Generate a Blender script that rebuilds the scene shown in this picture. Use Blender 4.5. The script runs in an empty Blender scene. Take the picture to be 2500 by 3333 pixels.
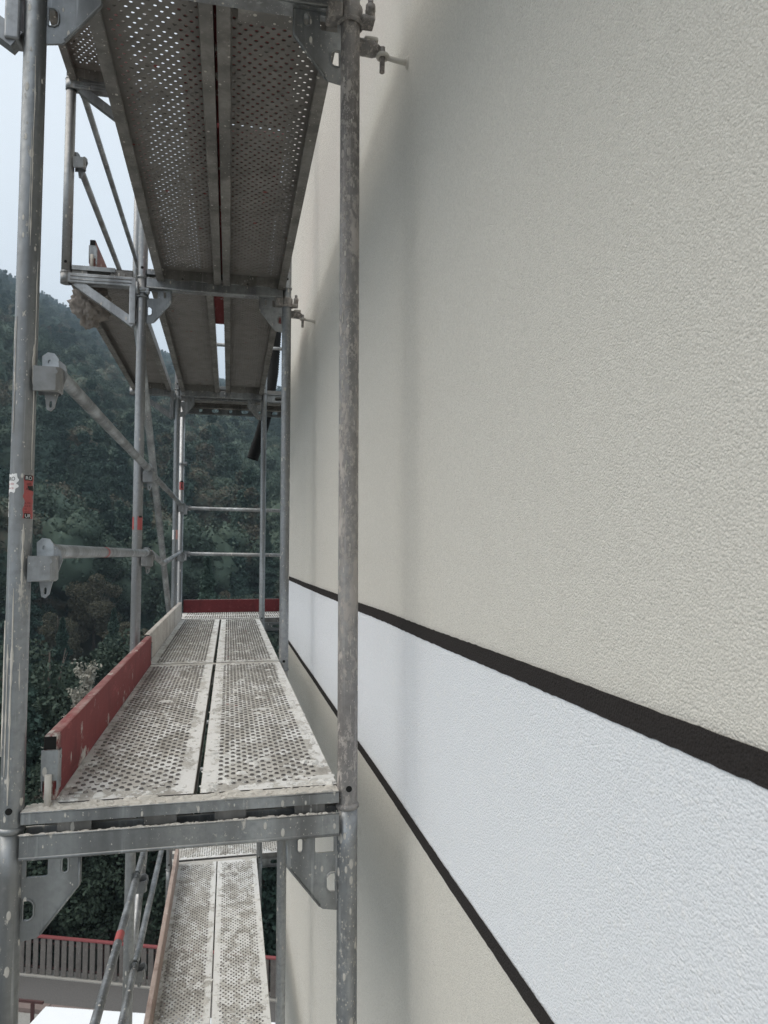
import bpy, bmesh, math, random
import numpy as np
from mathutils import Vector, Matrix, noise
random.seed(7); RNG = np.random.default_rng(11)
SC = bpy.context.scene
COL = SC.collection
PI = math.pi

# ------------------------------------------------------------------ camera
cam_d = bpy.data.cameras.new('camera'); cam = bpy.data.objects.new('camera', cam_d); COL.objects.link(cam)
fw = Vector((0.20786, 0.97640, 0.05865)); rt = Vector((0.97807, -0.20828, 0.00101)); up = Vector((-0.01320, -0.05715, 0.99828))
m3 = Matrix((rt, up, -fw)).transposed()
cam.matrix_world = Matrix.Translation((0.0856, -1.7312, 0.5936)) @ m3.to_4x4()
cam_d.sensor_fit = 'HORIZONTAL'; cam_d.sensor_width = 36.0; cam_d.lens = 36.0 * 2359.93 / 2500.0
cam_d.clip_start = 0.02; cam_d.clip_end = 5000
cam_d.dof.use_dof = True; cam_d.dof.focus_distance = 1.55; cam_d.dof.aperture_fstop = 20.0
SC.camera = cam
SC.render.resolution_x = 768; SC.render.resolution_y = 1024
SC.cycles.max_bounces = 7; SC.cycles.diffuse_bounces = 4; SC.cycles.glossy_bounces = 3; SC.cycles.volume_bounces = 0; SC.cycles.use_light_tree = False
SC.cycles.use_denoising = True; SC.cycles.denoising_prefilter = 'NONE'

# ------------------------------------------------------------------ sky, sun, exposure
SUN_EL, SUN_AZ = math.radians(50), math.radians(-92)          # azimuth from +Y, clockwise positive
w = bpy.data.worlds.new('World'); SC.world = w; w.use_nodes = True
nt = w.node_tree; nt.nodes.clear()
wo = nt.nodes.new('ShaderNodeOutputWorld'); bg = nt.nodes.new('ShaderNodeBackground')
sky = nt.nodes.new('ShaderNodeTexSky'); sky.sky_type = 'NISHITA'; sky.sun_disc = False
sky.sun_elevation = SUN_EL; sky.sun_rotation = SUN_AZ; sky.air_density = 1.0; sky.dust_density = 2.5; sky.ozone_density = 1.0
mx = nt.nodes.new('ShaderNodeMix'); mx.data_type = 'RGBA'; mx.inputs[0].default_value = 0.93
wtc = nt.nodes.new('ShaderNodeTexCoord'); wn = nt.nodes.new('ShaderNodeTexNoise'); wn.inputs['Scale'].default_value = 2.2; wn.inputs['Detail'].default_value = 5
wr = nt.nodes.new('ShaderNodeValToRGB')
wr.color_ramp.elements[0].position = 0.3; wr.color_ramp.elements[0].color = (7.8, 8.45, 9.1, 1)
wr.color_ramp.elements[1].position = 0.75; wr.color_ramp.elements[1].color = (8.4, 8.95, 9.5, 1)
nt.links.new(wtc.outputs['Generated'], wn.inputs['Vector']); nt.links.new(wn.outputs['Fac'], wr.inputs[0])
nt.links.new(sky.outputs[0], mx.inputs[6]); nt.links.new(wr.outputs[0], mx.inputs[7])
nt.links.new(mx.outputs[2], bg.inputs[0]); bg.inputs[1].default_value = 0.080
nt.links.new(bg.outputs[0], wo.inputs[0])
sd = bpy.data.lights.new('sun', 'SUN'); sd.energy = 1.5; sd.angle = math.radians(58); sd.color = (1.0, 0.90, 0.77)
so = bpy.data.objects.new('sun', sd); COL.objects.link(so)
sv = Vector((math.sin(SUN_AZ) * math.cos(SUN_EL), math.cos(SUN_AZ) * math.cos(SUN_EL), math.sin(SUN_EL)))
so.rotation_euler = sv.to_track_quat('Z', 'Y').to_euler(); so.location = (-6, 0, 12)
SC.view_settings.view_transform = 'Standard'; SC.view_settings.look = 'None'
SC.view_settings.gamma = 1.0; SC.view_settings.use_curve_mapping = False
SC.view_settings.exposure = 0.68

# ------------------------------------------------------------------ material helpers
class NG:
    def __init__(s, name):
        s.m = bpy.data.materials.new(name); s.m.use_nodes = True; s.t = s.m.node_tree
        s.t.nodes.clear(); s.out = s.t.nodes.new('ShaderNodeOutputMaterial'); s.b = s.t.nodes.new('ShaderNodeBsdfPrincipled')
        s.t.links.new(s.b.outputs[0], s.out.inputs[0])
    def n(s, typ, **k):
        nd = s.t.nodes.new('ShaderNode' + typ)
        for a, v in k.items(): setattr(nd, a, v)
        return nd
    def l(s, a, b): s.t.links.new(a, b)
    def pos(s, scale=(1, 1, 1)):
        g = s.n('NewGeometry'); mp = s.n('Mapping'); mp.inputs['Scale'].default_value = scale
        s.l(g.outputs['Position'], mp.inputs['Vector']); return mp.outputs[0]
    def noise(s, scale, detail=4, vec=None, rough=0.55):
        nd = s.n('TexNoise'); nd.inputs['Scale'].default_value = scale; nd.inputs['Detail'].default_value = detail
        nd.inputs['Roughness'].default_value = rough
        s.l(vec if vec is not None else s.pos(), nd.inputs['Vector']); return nd.outputs['Fac']
    def ramp(s, fac, a, b, ca=0.0, cb=1.0):
        nd = s.n('MapRange'); nd.inputs[1].default_value = a; nd.inputs[2].default_value = b
        nd.inputs[3].default_value = ca; nd.inputs[4].default_value = cb; nd.clamp = True
        s.l(fac, nd.inputs[0]); return nd.outputs[0]
    def math(s, op, a, b=None):
        nd = s.n('Math', operation=op)
        for i, v in enumerate((a, b)):
            if v is None: continue
            if isinstance(v, (int, float)): nd.inputs[i].default_value = v
            else: s.l(v, nd.inputs[i])
        return nd.outputs[0]
    def mix(s, fac, a, b):
        nd = s.n('Mix', data_type='RGBA')
        for i, v in ((0, fac), (6, a), (7, b)):
            if isinstance(v, (int, float)): nd.inputs[i].default_value = v
            elif isinstance(v, tuple): nd.inputs[i].default_value = (*v, 1)
            else: s.l(v, nd.inputs[i])
        return nd.outputs[2]
    def mixf(s, fac, a, b):
        nd = s.n('Mix', data_type='FLOAT')
        for i, v in ((0, fac), (2, a), (3, b)):
            if isinstance(v, (int, float)): nd.inputs[i].default_value = v
            else: s.l(v, nd.inputs[i])
        return nd.outputs[0]
    def bump(s, h, strength, dist):
        nd = s.n('Bump'); nd.inputs['Strength'].default_value = strength; nd.inputs['Distance'].default_value = dist
        s.l(h, nd.inputs['Height']); s.l(nd.outputs[0], s.b.inputs['Normal'])
    def spots(s, scale, size, frac, stretch=(1, 1, 1)):
        v = s.n('TexVoronoi'); v.inputs['Scale'].default_value = scale; s.l(s.pos(stretch), v.inputs['Vector'])
        sep = s.n('SeparateColor'); s.l(v.outputs['Color'], sep.inputs[0])
        thr = s.ramp(sep.outputs[0], 1 - frac, 1.0, 0.0, size)
        return s.ramp(s.math('SUBTRACT', thr, v.outputs['Distance']), 0.0, 0.06)
    def set(s, col=None, rough=None, metal=None, spec=None):
        for k, v in (('Base Color', col), ('Roughness', rough), ('Metallic', metal), ('Specular IOR Level', spec)):
            if v is None: continue
            if isinstance(v, tuple): s.b.inputs[k].default_value = (*v, 1)
            elif isinstance(v, (int, float)): s.b.inputs[k].default_value = v
            else: s.l(v, s.b.inputs[k])

def mat_galv(name, base=(0.345, 0.36, 0.37), splat=0.35, size=0.42, patch=0.66, pcol=(0.58, 0.555, 0.51), stain=(0.24, 0.235, 0.225), metal=0.88, stain_amt=0.5, dust=0.0, fine=0.0):
    g = NG(name)
    st = g.noise(9, 6, g.pos((1, 1, 0.10))); mo = g.noise(55, 5); big = g.noise(3.1, 5, g.pos((1, 1, 0.5)))
    c = g.mix(g.ramp(st, 0.38, 0.64), tuple(x * 0.62 for x in base), tuple(min(1, x * 1.32) for x in base))
    c = g.mix(g.math('MULTIPLY', g.ramp(mo, 0.45, 0.75), 0.45), c, tuple(x * 0.6 for x in base))
    c = g.mix(g.math('MULTIPLY', g.ramp(big, 0.46, 0.62), stain_amt), c, stain)
    scr = g.ramp(g.noise(70, 3, g.pos((1, 1, 0.04))), 0.62, 0.7)
    c = g.mix(g.math('MULTIPLY', scr, 0.4), c, tuple(min(1, x * 1.6) for x in base))
    s1 = g.spots(75, size, splat, (1, 1, 0.45)); s2 = g.spots(230, size, splat * 0.5, (1, 1, 0.7))
    pt = g.ramp(g.noise(11, 9, g.pos((1, 1, 0.38)), 0.72), patch, patch + 0.03)
    mk = g.math('MAXIMUM', g.math('MAXIMUM', s1, s2), pt)
    if fine:
        mk = g.math('MAXIMUM', mk, g.math('MULTIPLY', g.ramp(g.noise(75, 8, g.pos((1, 1, 0.55)), 0.75), fine, fine + 0.06), g.ramp(g.noise(6, 4), 0.36, 0.52)))
    if dust:
        geo = g.n('NewGeometry'); sx = g.n('SeparateXYZ'); g.l(geo.outputs['Normal'], sx.inputs[0])
        mk = g.math('MAXIMUM', mk, g.math('MULTIPLY', g.ramp(sx.outputs[2], 0.4, 0.8), g.ramp(g.noise(30, 6, None, 0.7), 0.72 - dust*0.5, 0.80 - dust*0.5)))
    pc = g.mix(g.noise(24, 3), tuple(x * 0.75 for x in pcol), tuple(min(1, x * 1.2) for x in pcol))
    c = g.mix(mk, c, pc)
    g.set(c, g.mixf(mk, g.ramp(mo, 0.3, 0.8, 0.42, 0.62), 0.92), g.mixf(mk, metal, 0.0))
    g.bump(g.math('ADD', g.math('MULTIPLY', mk, 1.0), g.math('MULTIPLY', mo, 0.25)), 0.5, 0.0015)
    return g.m

def mat_plain(name, col, rough=0.7, metal=0.0, var=0.25, scale=12, bump=0.0, bscale=60, bdist=0.002):
    g = NG(name)
    n1 = g.noise(scale, 6)
    g.set(g.mix(n1, tuple(x * (1 - var) for x in col), tuple(min(1, x * (1 + var)) for x in col)), rough, metal)
    if bump: g.bump(g.noise(bscale, 5), bump, bdist)
    return g.m

def mat_deck(name, dust=0.5, white=0.60):
    g = NG(name)
    geo = g.n('NewGeometry'); sx = g.n('SeparateXYZ'); g.l(geo.outputs['Normal'], sx.inputs[0])
    upm = g.ramp(sx.outputs[2], 0.3, 0.7)
    n1 = g.noise(14, 6); n2 = g.noise(5, 8, g.pos((1, 0.5, 1)), 0.7); n3 = g.noise(130, 3); ln = g.noise(42, 3, g.pos((1, 0.02, 1)))
    steel = g.mix(n1, (0.14, 0.132, 0.122), (0.30, 0.285, 0.268))
    rust = g.spots(34, 0.3, 0.10); steel = g.mix(rust, steel, (0.22, 0.05, 0.045))
    stain = g.ramp(g.noise(17, 7, None, 0.7), 0.60, 0.66); steel = g.mix(g.math('MULTIPLY', stain, 0.5), steel, (0.09, 0.08, 0.075))
    tc = g.n('TexCoord'); ox = g.n('SeparateXYZ'); g.l(tc.outputs['Object'], ox.inputs[0]); ax = g.math('ABSOLUTE', ox.outputs[0])
    edge = g.ramp(ax, 0.105, 0.158)
    dm = g.math('MULTIPLY', upm, g.ramp(g.math('ADD', g.math('MULTIPLY', n2, 0.6), g.math('MULTIPLY', ln, 0.4)), 0.60 - dust * 0.4, 0.86 - dust * 0.4))
    lump = g.noise(6, 9, g.pos((1, 0.7, 1)), 0.72)
    dc = g.mix(g.ramp(lump, 0.38, 0.62), (0.33, 0.31, 0.28), (0.74, 0.72, 0.675)); dc = g.mix(g.math('MULTIPLY', g.ramp(ln, 0.42, 0.66), 0.5), dc, (0.62, 0.60, 0.56))
    dc = g.mix(g.math('MULTIPLY', g.ramp(n3, 0.35, 0.7), 0.35), dc, (0.28, 0.26, 0.23))
    c = g.mix(dm, steel, dc)
    wn_ = g.math('ADD', g.noise(13, 9, g.pos((1.1, 0.75, 1)), 0.76), g.math('MULTIPLY', edge, 0.11))
    wm = g.math('MULTIPLY', upm, g.ramp(wn_, white, white + 0.035))
    c = g.mix(wm, c, g.mix(n3, (0.72, 0.71, 0.68), (0.87, 0.87, 0.86)))
    mk = g.math('MAXIMUM', dm, wm)
    g.set(c, g.mixf(mk, 0.6, 0.95), g.mixf(mk, 0.25, 0.0))
    g.bump(g.math('ADD', g.math('MULTIPLY', wm, 0.8), g.math('MULTIPLY', n3, 0.5)), 0.6, 0.002)
    return g.m

def mat_stucco(name, col, depth=0.0017, scale=360, strength=0.9, var=0.04, grain=0.42):
    g = NG(name)
    def cells(sc):
        v = g.n('TexVoronoi'); v.inputs['Scale'].default_value = sc; g.l(g.pos(), v.inputs['Vector'])
        sp = g.n('SeparateColor'); g.l(v.outputs['Color'], sp.inputs[0]); return v.outputs['Distance'], sp.outputs[0]
    d1, r1 = cells(scale); d2, r2 = cells(scale * 0.45)
    big_grain = g.ramp(r2, 0.72, 1.0)
    h = g.math('ADD', g.math('SUBTRACT', g.math('MULTIPLY', r1, 0.9), g.math('MULTIPLY', d1, 1.1)),
               g.math('MULTIPLY', big_grain, g.ramp(d2, 0.15, 0.55, 0.6, 0.0)))
    pits = g.spots(scale * 0.42, 0.34, 0.12)
    h = g.math('ADD', g.math('SUBTRACT', h, g.math('MULTIPLY', pits, 1.2)), g.math('MULTIPLY', g.noise(scale * 0.7, 4, None, 0.7), 1.4))
    big = g.noise(1.6, 4); strk = g.noise(5, 5, g.pos((1, 1, 0.12)))
    c = g.mix(g.math('ADD', g.math('MULTIPLY', big, 0.5), g.math('MULTIPLY', strk, 0.5)), tuple(x * (1 - var) for x in col), tuple(min(1, x * (1 + var)) for x in col))
    c = g.mix(g.math('MULTIPLY', g.ramp(r1, 0.35, 1.0), grain), c, tuple(x * 0.72 for x in col))
    c = g.mix(g.math('MULTIPLY', g.ramp(r2, 0.80, 1.0), 0.30), c, tuple(min(1, x * 1.15) for x in col))
    c = g.mix(g.math('MULTIPLY', pits, grain * 0.7), c, tuple(x * 0.55 for x in col))  # pits tinted darker: dirt plus their small shadows put into the colour
    g.set(c, 0.95, 0.0, 0.2); g.bump(h, strength, depth)
    return g.m

def mat_board(name, a, b, splash=0.62, amt=1.0):
    g = NG(name)
    gr = g.noise(30, 5, g.pos((1, 0.06, 1))); n = g.noise(7, 5)
    c = g.mix(n, a, b); c = g.mix(g.math('MULTIPLY', g.ramp(gr, 0.5, 0.75), 0.35), c, tuple(x * 0.5 for x in a))
    mk = g.math('MULTIPLY', g.math('MAXIMUM', g.ramp(g.noise(9, 9, g.pos((1, 0.6, 0.5)), 0.72), splash, splash + 0.05), g.spots(45, 0.36, 0.12, (1, 0.8, 0.35))), amt)
    c = g.mix(g.math('MULTIPLY', g.ramp(g.noise(26, 8, g.pos((1, 0.25, 1)), 0.75), 0.55, 0.72), 0.6), c, tuple(min(1, x * 1.7 + 0.05) for x in b))
    c = g.mix(mk, c, (0.60, 0.57, 0.52))
    geo = g.n('NewGeometry'); sx = g.n('SeparateXYZ'); g.l(geo.outputs['Normal'], sx.inputs[0])
    dd = g.math('MULTIPLY', g.ramp(sx.outputs[2], 0.5, 0.9), g.ramp(g.noise(20, 7, g.pos((1, 0.35, 1)), 0.7), 0.35, 0.7))
    c = g.mix(g.math('MULTIPLY', dd, 0.6), c, (0.50, 0.42, 0.385))
    low = g.math('MULTIPLY', g.ramp(g.noise(8, 6, g.pos((1, 1, 0.3)), 0.7), 0.52, 0.66), 0.45); c = g.mix(low, c, tuple(x * 0.45 for x in a))
    g.set(c, 0.75, 0.0); g.bump(g.math('ADD', gr, mk), 0.5, 0.002)
    return g.m

def mat_leaf(name, a, b, c2=None, frac=0.0):
    g = NG(name)
    oi = g.n('ObjectInfo'); n = g.noise(0.9, 4)
    f = g.math('ADD', g.math('MULTIPLY', oi.outputs['Random'], 0.6), g.math('MULTIPLY', n, 0.5))
    c = g.mix(f, a, b)
    if c2:
        c = g.mix(g.math('MULTIPLY', g.ramp(oi.outputs['Random'], 1 - frac, 1 - frac + 0.08), g.ramp(n, 0.35, 0.6)), c, c2)
    g.set(c, 0.75, 0.0, 0.2)
    return g.m

M = {
 'post_near': mat_galv('galvanised steel with drips', splat=0.16, size=0.45, patch=0.615, fine=0.60),
 'post_crust': mat_galv('plaster crusted steel', base=(0.29, 0.28, 0.272), splat=0.40, size=0.45, patch=0.55, fine=0.51, pcol=(0.47, 0.43, 0.40), stain=(0.19, 0.17, 0.16), metal=0.4, stain_amt=0.7),
 'post_splash': mat_galv('splashed galvanised steel', base=(0.35, 0.365, 0.38), splat=0.65, size=0.48, patch=0.63, fine=0.57),
 'galv': mat_galv('galvanised steel', splat=0.14, patch=0.665),
 'beam': mat_galv('galvanised beam steel', base=(0.36, 0.375, 0.385), splat=0.35, size=0.36, patch=0.655, dust=0.95, fine=0.60),
 'gal_box': mat_galv('dull galvanised pressing', base=(0.25, 0.26, 0.268), splat=0.12, patch=0.68, metal=0.6, stain_amt=0.7),
 'gal_rail': mat_galv('guardrail steel', base=(0.37, 0.39, 0.405), splat=0.12, patch=0.72, metal=0.9, stain_amt=0.2),
 'gal_clean': mat_galv('clean galvanised steel', base=(0.37, 0.38, 0.39), splat=0.08, patch=0.70, stain_amt=0.45),
 'deck': mat_deck('perforated steel with plaster dust', 1.0, 0.508),
 'deck_white': mat_deck('perforated steel with thick plaster', 1.05, 0.475),
 'deck_up': mat_deck('perforated deck steel', 0.35, 0.70),
 'deckrail': mat_galv('deck edge steel', base=(0.26, 0.25, 0.235), splat=0.2, patch=0.66, metal=0.4, dust=0.9),
 'rail_under': mat_galv('overhead deck edge steel', base=(0.22, 0.21, 0.195), splat=0.12, patch=0.74, metal=0.4),
 'crumb': mat_plain('dried white plaster', (0.74, 0.73, 0.70), 0.95, 0, 0.15, 40, 0.5, 200),
 'rubble': mat_plain('dried cream plaster', (0.60, 0.57, 0.52), 0.95, 0, 0.2, 40, 0.5, 200),
 'red': mat_board('red painted board', (0.17, 0.022, 0.024), (0.26, 0.045, 0.046), 0.58),
 'red_dark': mat_board('dark red board', (0.10, 0.010, 0.014), (0.15, 0.020, 0.024), 0.68),
 'board_white': mat_board('plaster washed board', (0.42, 0.38, 0.34), (0.62, 0.58, 0.53), 0.5),
 'board_wood': mat_board('weathered wood board', (0.30, 0.20, 0.165), (0.46, 0.37, 0.32), 0.66),
 'board_old': mat_board('faded red board', (0.20, 0.085, 0.075), (0.30, 0.15, 0.13), 0.66),
 'black': mat_plain('plain black', (0.008, 0.008, 0.008), 0.9),
 'hose': mat_plain('black plastic', (0.006, 0.006, 0.006), 0.8),
 'wall': mat_stucco('cream scratch render', (0.82, 0.795, 0.73)),
 'band': mat_stucco('white rendered band', (0.90, 0.93, 0.97), 0.0015, 330, 0.85, 0.02, 0.10),
 'stripe': mat_stucco('black painted stripe', (0.036, 0.032, 0.031), 0.0016, 300, 0.8),
 'st_red': mat_plain('red sticker', (0.42, 0.095, 0.09), 0.5, 0, 0.15, 150),
 'st_pink': mat_plain('faded sticker', (0.60, 0.32, 0.28), 0.6, 0, 0.2, 150),
 'st_white': mat_plain('white sticker', (0.80, 0.80, 0.80), 0.5, 0, 0.05, 100),
 'st_black': mat_plain('black print', (0.012, 0.012, 0.012), 0.5),
 'rag': mat_plain('plaster soaked cloth', (0.24, 0.215, 0.195), 0.95, 0, 0.35, 14, 0.8, 70, 0.006),
 'asphalt': mat_plain('asphalt', (0.125, 0.12, 0.116), 0.95, 0, 0.35, 30, 0.5, 160, 0.01),
 'concrete': mat_plain('pale concrete', (0.40, 0.385, 0.355), 0.95, 0, 0.2, 5, 0.4, 90, 0.006),
 'paving': mat_plain('grey yard', (0.30, 0.295, 0.275), 0.95, 0, 0.3, 26, 0.4, 120, 0.006),
 'kerb': mat_plain('red kerb stone', (0.21, 0.165, 0.15), 0.95, 0, 0.25, 6, 0.4, 80, 0.006),
 'rail_red': mat_plain('red rail paint', (0.27, 0.075, 0.078), 0.6, 0, 0.12, 9),
 'rail_dk': mat_plain('dark red rail paint', (0.075, 0.032, 0.030), 0.7, 0, 0.2, 9),
 'slat': mat_board('grey weathered slat', (0.12, 0.108, 0.10), (0.21, 0.192, 0.178), 0.80, 0.3),
 'slab': mat_plain('white roof sheet', (0.82, 0.83, 0.84), 0.6, 0, 0.03, 3),
 'slabwall': mat_plain('grey roof edge', (0.42, 0.42, 0.40), 0.9, 0, 0.12, 8),
 'bark': mat_plain('bark', (0.07, 0.055, 0.045), 0.95, 0, 0.3, 8),
 'l_con': mat_leaf('conifer needles', (0.030, 0.056, 0.046), (0.066, 0.102, 0.080), (0.110, 0.098, 0.072), 0.16),
 'l_broad': mat_leaf('broad leaves', (0.042, 0.068, 0.052), (0.092, 0.124, 0.090), (0.135, 0.120, 0.088), 0.22),
 'l_dark': mat_leaf('dark leaves', (0.026, 0.042, 0.032), (0.062, 0.086, 0.060)),
 'l_brown': mat_leaf('browning leaves', (0.070, 0.074, 0.050), (0.13, 0.115, 0.080)),
 'l_pale': mat_leaf('pale leaves', (0.24, 0.23, 0.19), (0.36, 0.34, 0.29)),
 'earth': mat_plain('forest floor', (0.030, 0.034, 0.022), 0.95, 0, 0.4, 0.2),
 'meadow': mat_plain('dry meadow', (0.20, 0.165, 0.115), 0.95, 0, 0.25, 0.3),
}

# ------------------------------------------------------------------ mesh helpers
class MB:
    def __init__(s): s.v = []; s.f = []; s.sm = []
    def add(s, vs, fs, smooth=False):
        o = len(s.v); s.v += [tuple(p) for p in vs]
        for f in fs: s.f.append(tuple(i + o for i in f)); s.sm.append(smooth)
        return s
    def box(s, x0, x1, y0, y1, z0, z1):
        vs = [(x, y, z) for x in (x0, x1) for y in (y0, y1) for z in (z0, z1)]
        return s.add(vs, [(0, 1, 3, 2), (4, 6, 7, 5), (0, 4, 5, 1), (2, 3, 7, 6), (0, 2, 6, 4), (1, 5, 7, 3)])
    def bbox(s, x0, x1, y0, y1, z0, z1, b=0.003):
        bm = bmesh.new()
        bmesh.ops.create_cube(bm, size=1, matrix=Matrix.Translation(((x0+x1)/2, (y0+y1)/2, (z0+z1)/2)) @ Matrix.Diagonal((x1-x0, y1-y0, z1-z0, 1)))
        bmesh.ops.bevel(bm, geom=bm.edges[:], offset=b, segments=2, affect='EDGES', profile=0.5)
        return s.bm(bm)
    def bm(s, bm, smooth=False):
        bm.verts.index_update()
        s.add([v.co[:] for v in bm.verts], [[v.index for v in f.verts] for f in bm.faces], smooth); bm.free(); return s
    def tube(s, pts, r, n=14, caps=True, flat=None):
        pts = [Vector(p) for p in pts]; rs = r if isinstance(r, (list, tuple)) else [r] * len(pts)
        d0 = (pts[1] - pts[0]).normalized(); ref = Vector((0, 0, 1)) if abs(d0.z) < 0.9 else Vector((1, 0, 0))
        a = d0.cross(ref).normalized(); vs = []
        for i, p in enumerate(pts):
            d = ((pts[min(i+1, len(pts)-1)] - pts[max(i-1, 0)])).normalized()
            a = (a - d * a.dot(d)).normalized(); b = d.cross(a)
            for k in range(n):
                t = 2 * PI * k / n; vs.append(p + (a * math.cos(t) + b * math.sin(t)) * rs[i])
        fs = [(i*n+k, i*n+(k+1) % n, (i+1)*n+(k+1) % n, (i+1)*n+k) for i in range(len(pts)-1) for k in range(n)]
        s.add(vs, fs, True)
        if caps:
            o = len(s.v) - len(vs)
            s.f.append(tuple(o + k for k in range(n))[::-1]); s.sm.append(False)
            s.f.append(tuple(o + (len(pts)-1)*n + k for k in range(n))); s.sm.append(False)
        return s
    def torus(s, c, R_, r, axis='z', n=18, m=8):
        vs = []; fs = []
        for i in range(n):
            t = 2*PI*i/n
            for j in range(m):
                u = 2*PI*j/m; x, y, z = (R_+r*math.cos(u))*math.cos(t), (R_+r*math.cos(u))*math.sin(t), r*math.sin(u)
                p = {'z': (x, y, z), 'y': (x, z, y), 'x': (z, x, y)}[axis]; vs.append((c[0]+p[0], c[1]+p[1], c[2]+p[2]))
        for i in range(n):
            for j in range(m): fs.append((i*m+j, ((i+1) % n)*m+j, ((i+1) % n)*m+(j+1) % m, i*m+(j+1) % m))
        return s.add(vs, fs, True)
    def beam(s, p0, p1, wx, wz, upv=(0, 0, 1)):
        p0, p1 = Vector(p0), Vector(p1); d = (p1-p0).normalized(); a = d.cross(Vector(upv)).normalized(); b = a.cross(d)
        vs = [p + a*wx*i/2 + b*wz*j/2 for p in (p0, p1) for i in (-1, 1) for j in (-1, 1)]
        return s.add(vs, [(0, 1, 3, 2), (4, 6, 7, 5), (0, 4, 5, 1), (2, 3, 7, 6), (0, 2, 6, 4), (1, 5, 7, 3)])
    def plate(s, outer, holes, th, fn):
        """flat plate with holes; outer/holes are 2-D loops, fn maps (u, v, w) to 3-D"""
        bm = bmesh.new(); es = []
        for L in [outer] + holes:
            vv = [bm.verts.new((u, v, 0)) for u, v in L]
            es += [bm.edges.new((vv[i], vv[(i+1) % len(vv)])) for i in range(len(vv))]
        bmesh.ops.triangle_fill(bm, use_beauty=True, use_dissolve=False, edges=es)
        r = bmesh.ops.extrude_face_region(bm, geom=bm.faces[:])
        for v in [g for g in r['geom'] if isinstance(g, bmesh.types.BMVert)]: v.co.z = th
        for v in bm.verts: v.co = Vector(fn(v.co.x, v.co.y, v.co.z))
        bmesh.ops.recalc_face_normals(bm, faces=bm.faces[:])
        return s.bm(bm)
    def mesh(s, name):
        me = bpy.data.meshes.new(name); me.from_pydata(s.v, [], s.f)
        me.polygons.foreach_set('use_smooth', s.sm); me.update(); return me

def link(name, me, mat, parent=None, loc=(0, 0, 0), label=None, kind=None, rot=None):
    if isinstance(me, MB): me = me.mesh(name)
    if not me.materials: me.materials.append(M[mat] if isinstance(mat, str) else mat)
    o = bpy.data.objects.new(name, me); COL.objects.link(o); o.parent = parent; o.location = loc
    if rot: o.rotation_euler = rot
    if label: o['label'] = label
    if kind: o['kind'] = kind
    return o
def thing(name, label, cat, loc=(0, 0, 0), rot=(0, 0, 0), group=None):
    o = bpy.data.objects.new(name, None); COL.objects.link(o); o.location = loc; o.rotation_euler = rot
    o.empty_display_size = 0.1; return tag(o, label, cat, group)
def tag(o, label, cat, group=None):
    o['label'] = label; o['category'] = cat
    if group: o['group'] = group
    return o
def struct(name, me, mat): return link(name, me, mat, kind='structure')
def stadium(cu, cv, w_, h_, n=5):
    pts = []
    if w_ >= h_:
        r = h_/2; L = w_/2 - r
        for k in range(n+1): a = -PI/2 + PI*k/n; pts.append((cu+L+r*math.cos(a), cv+r*math.sin(a)))
        for k in range(n+1): a = PI/2 + PI*k/n; pts.append((cu-L+r*math.cos(a), cv+r*math.sin(a)))
    else: pts = [(cu + (v-cv), cv + (u-cu)) for u, v in stadium(cu, cv, h_, w_, n)]
    out = []
    for q in pts:
        if not out or (abs(q[0]-out[-1][0]) + abs(q[1]-out[-1][1])) > 1e-6: out.append(q)
    if abs(out[0][0]-out[-1][0]) + abs(out[0][1]-out[-1][1]) < 1e-6: out.pop()
    return out

# ------------------------------------------------------------------ setting: terrain, road
SCL = 1.7
RX = [v*SCL for v in (-400, -160, 40, 107, 169, 271, 328, 800)]; RZ = [v*SCL for v in (10, 60, 214, 187, 163, 139, 137, 110)]; SR = 52+518*SCL  # ridge lowered out of view on the left to admit more low skylight
def st(x, y): return -0.45*x + 0.89*y, 0.89*x + 0.45*y
def terr(x, y):
    s, t = st(x, y)
    H = float(np.interp(t*SR/max(s, 60.0), RX, RZ))
    if s < 18: z = -10.45
    elif s < 40: z = -10.45 - 4.6*(s-18)/22
    elif s < 52: z = -15.06
    elif s < SR: z = -15.06 + (H+15.06)*((s-52)/(SR-52))**0.96
    else: z = H - (s-SR)*0.25
    k = min(1, max(0, (s-60)/120))
    return z + k*(6*noise.noise(Vector((x*0.012, y*0.012, 3.1))) + 2.5*noise.noise(Vector((x*0.05, y*0.05, 1.7))))
def grid_mesh(x0, x1, nx, y0, y1, ny, fx=None):
    mb = MB(); vs = [(x, y, terr(x, y)) for y in np.linspace(y0, y1, ny) for x in np.linspace(x0, x1, nx)]
    return mb.add(vs, [(j*nx+i, j*nx+i+1, (j+1)*nx+i+1, (j+1)*nx+i) for j in range(ny-1) for i in range(nx-1)], True)
struct('ground', grid_mesh(-1500, 1500, 220, -300, 2300, 200), 'earth')
FD = Vector((0.932, -0.362, 0)).normalized(); FN = Vector((0.362, 0.932, 0)).normalized(); FA = Vector((-1.69, 17.53, 0))
def fp(u, v, z): p = FA + FD*u + FN*v; return (p.x, p.y, z)
def strip(u0, u1, v0, v1, z0, z1):
    vs = [fp(u, v, z) for u in (u0, u1) for v in (v0, v1) for z in (z0, z1)]
    return MB().add(vs, [(0, 1, 3, 2), (4, 6, 7, 5), (0, 4, 5, 1), (2, 3, 7, 6), (0, 2, 6, 4), (1, 5, 7, 3)])
struct('yard', strip(-16, 14, -34, -1.22, -10.6, -10.14), 'paving')
struct('road', strip(-16, 14, -0.94, 0.09, -10.6, -10.13), 'asphalt')
kb = struct('kerb', strip(-16, 14, -1.20, -0.96, -10.6, -10.15), 'kerb')
for k in range(30):
    link('kerb_stone', strip(-15.99+k*1.0, -15.01+k*1.0, -1.205, -0.955, -10.15, -10.06 + 0.012*random.random()), 'kerb', kb)
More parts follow.
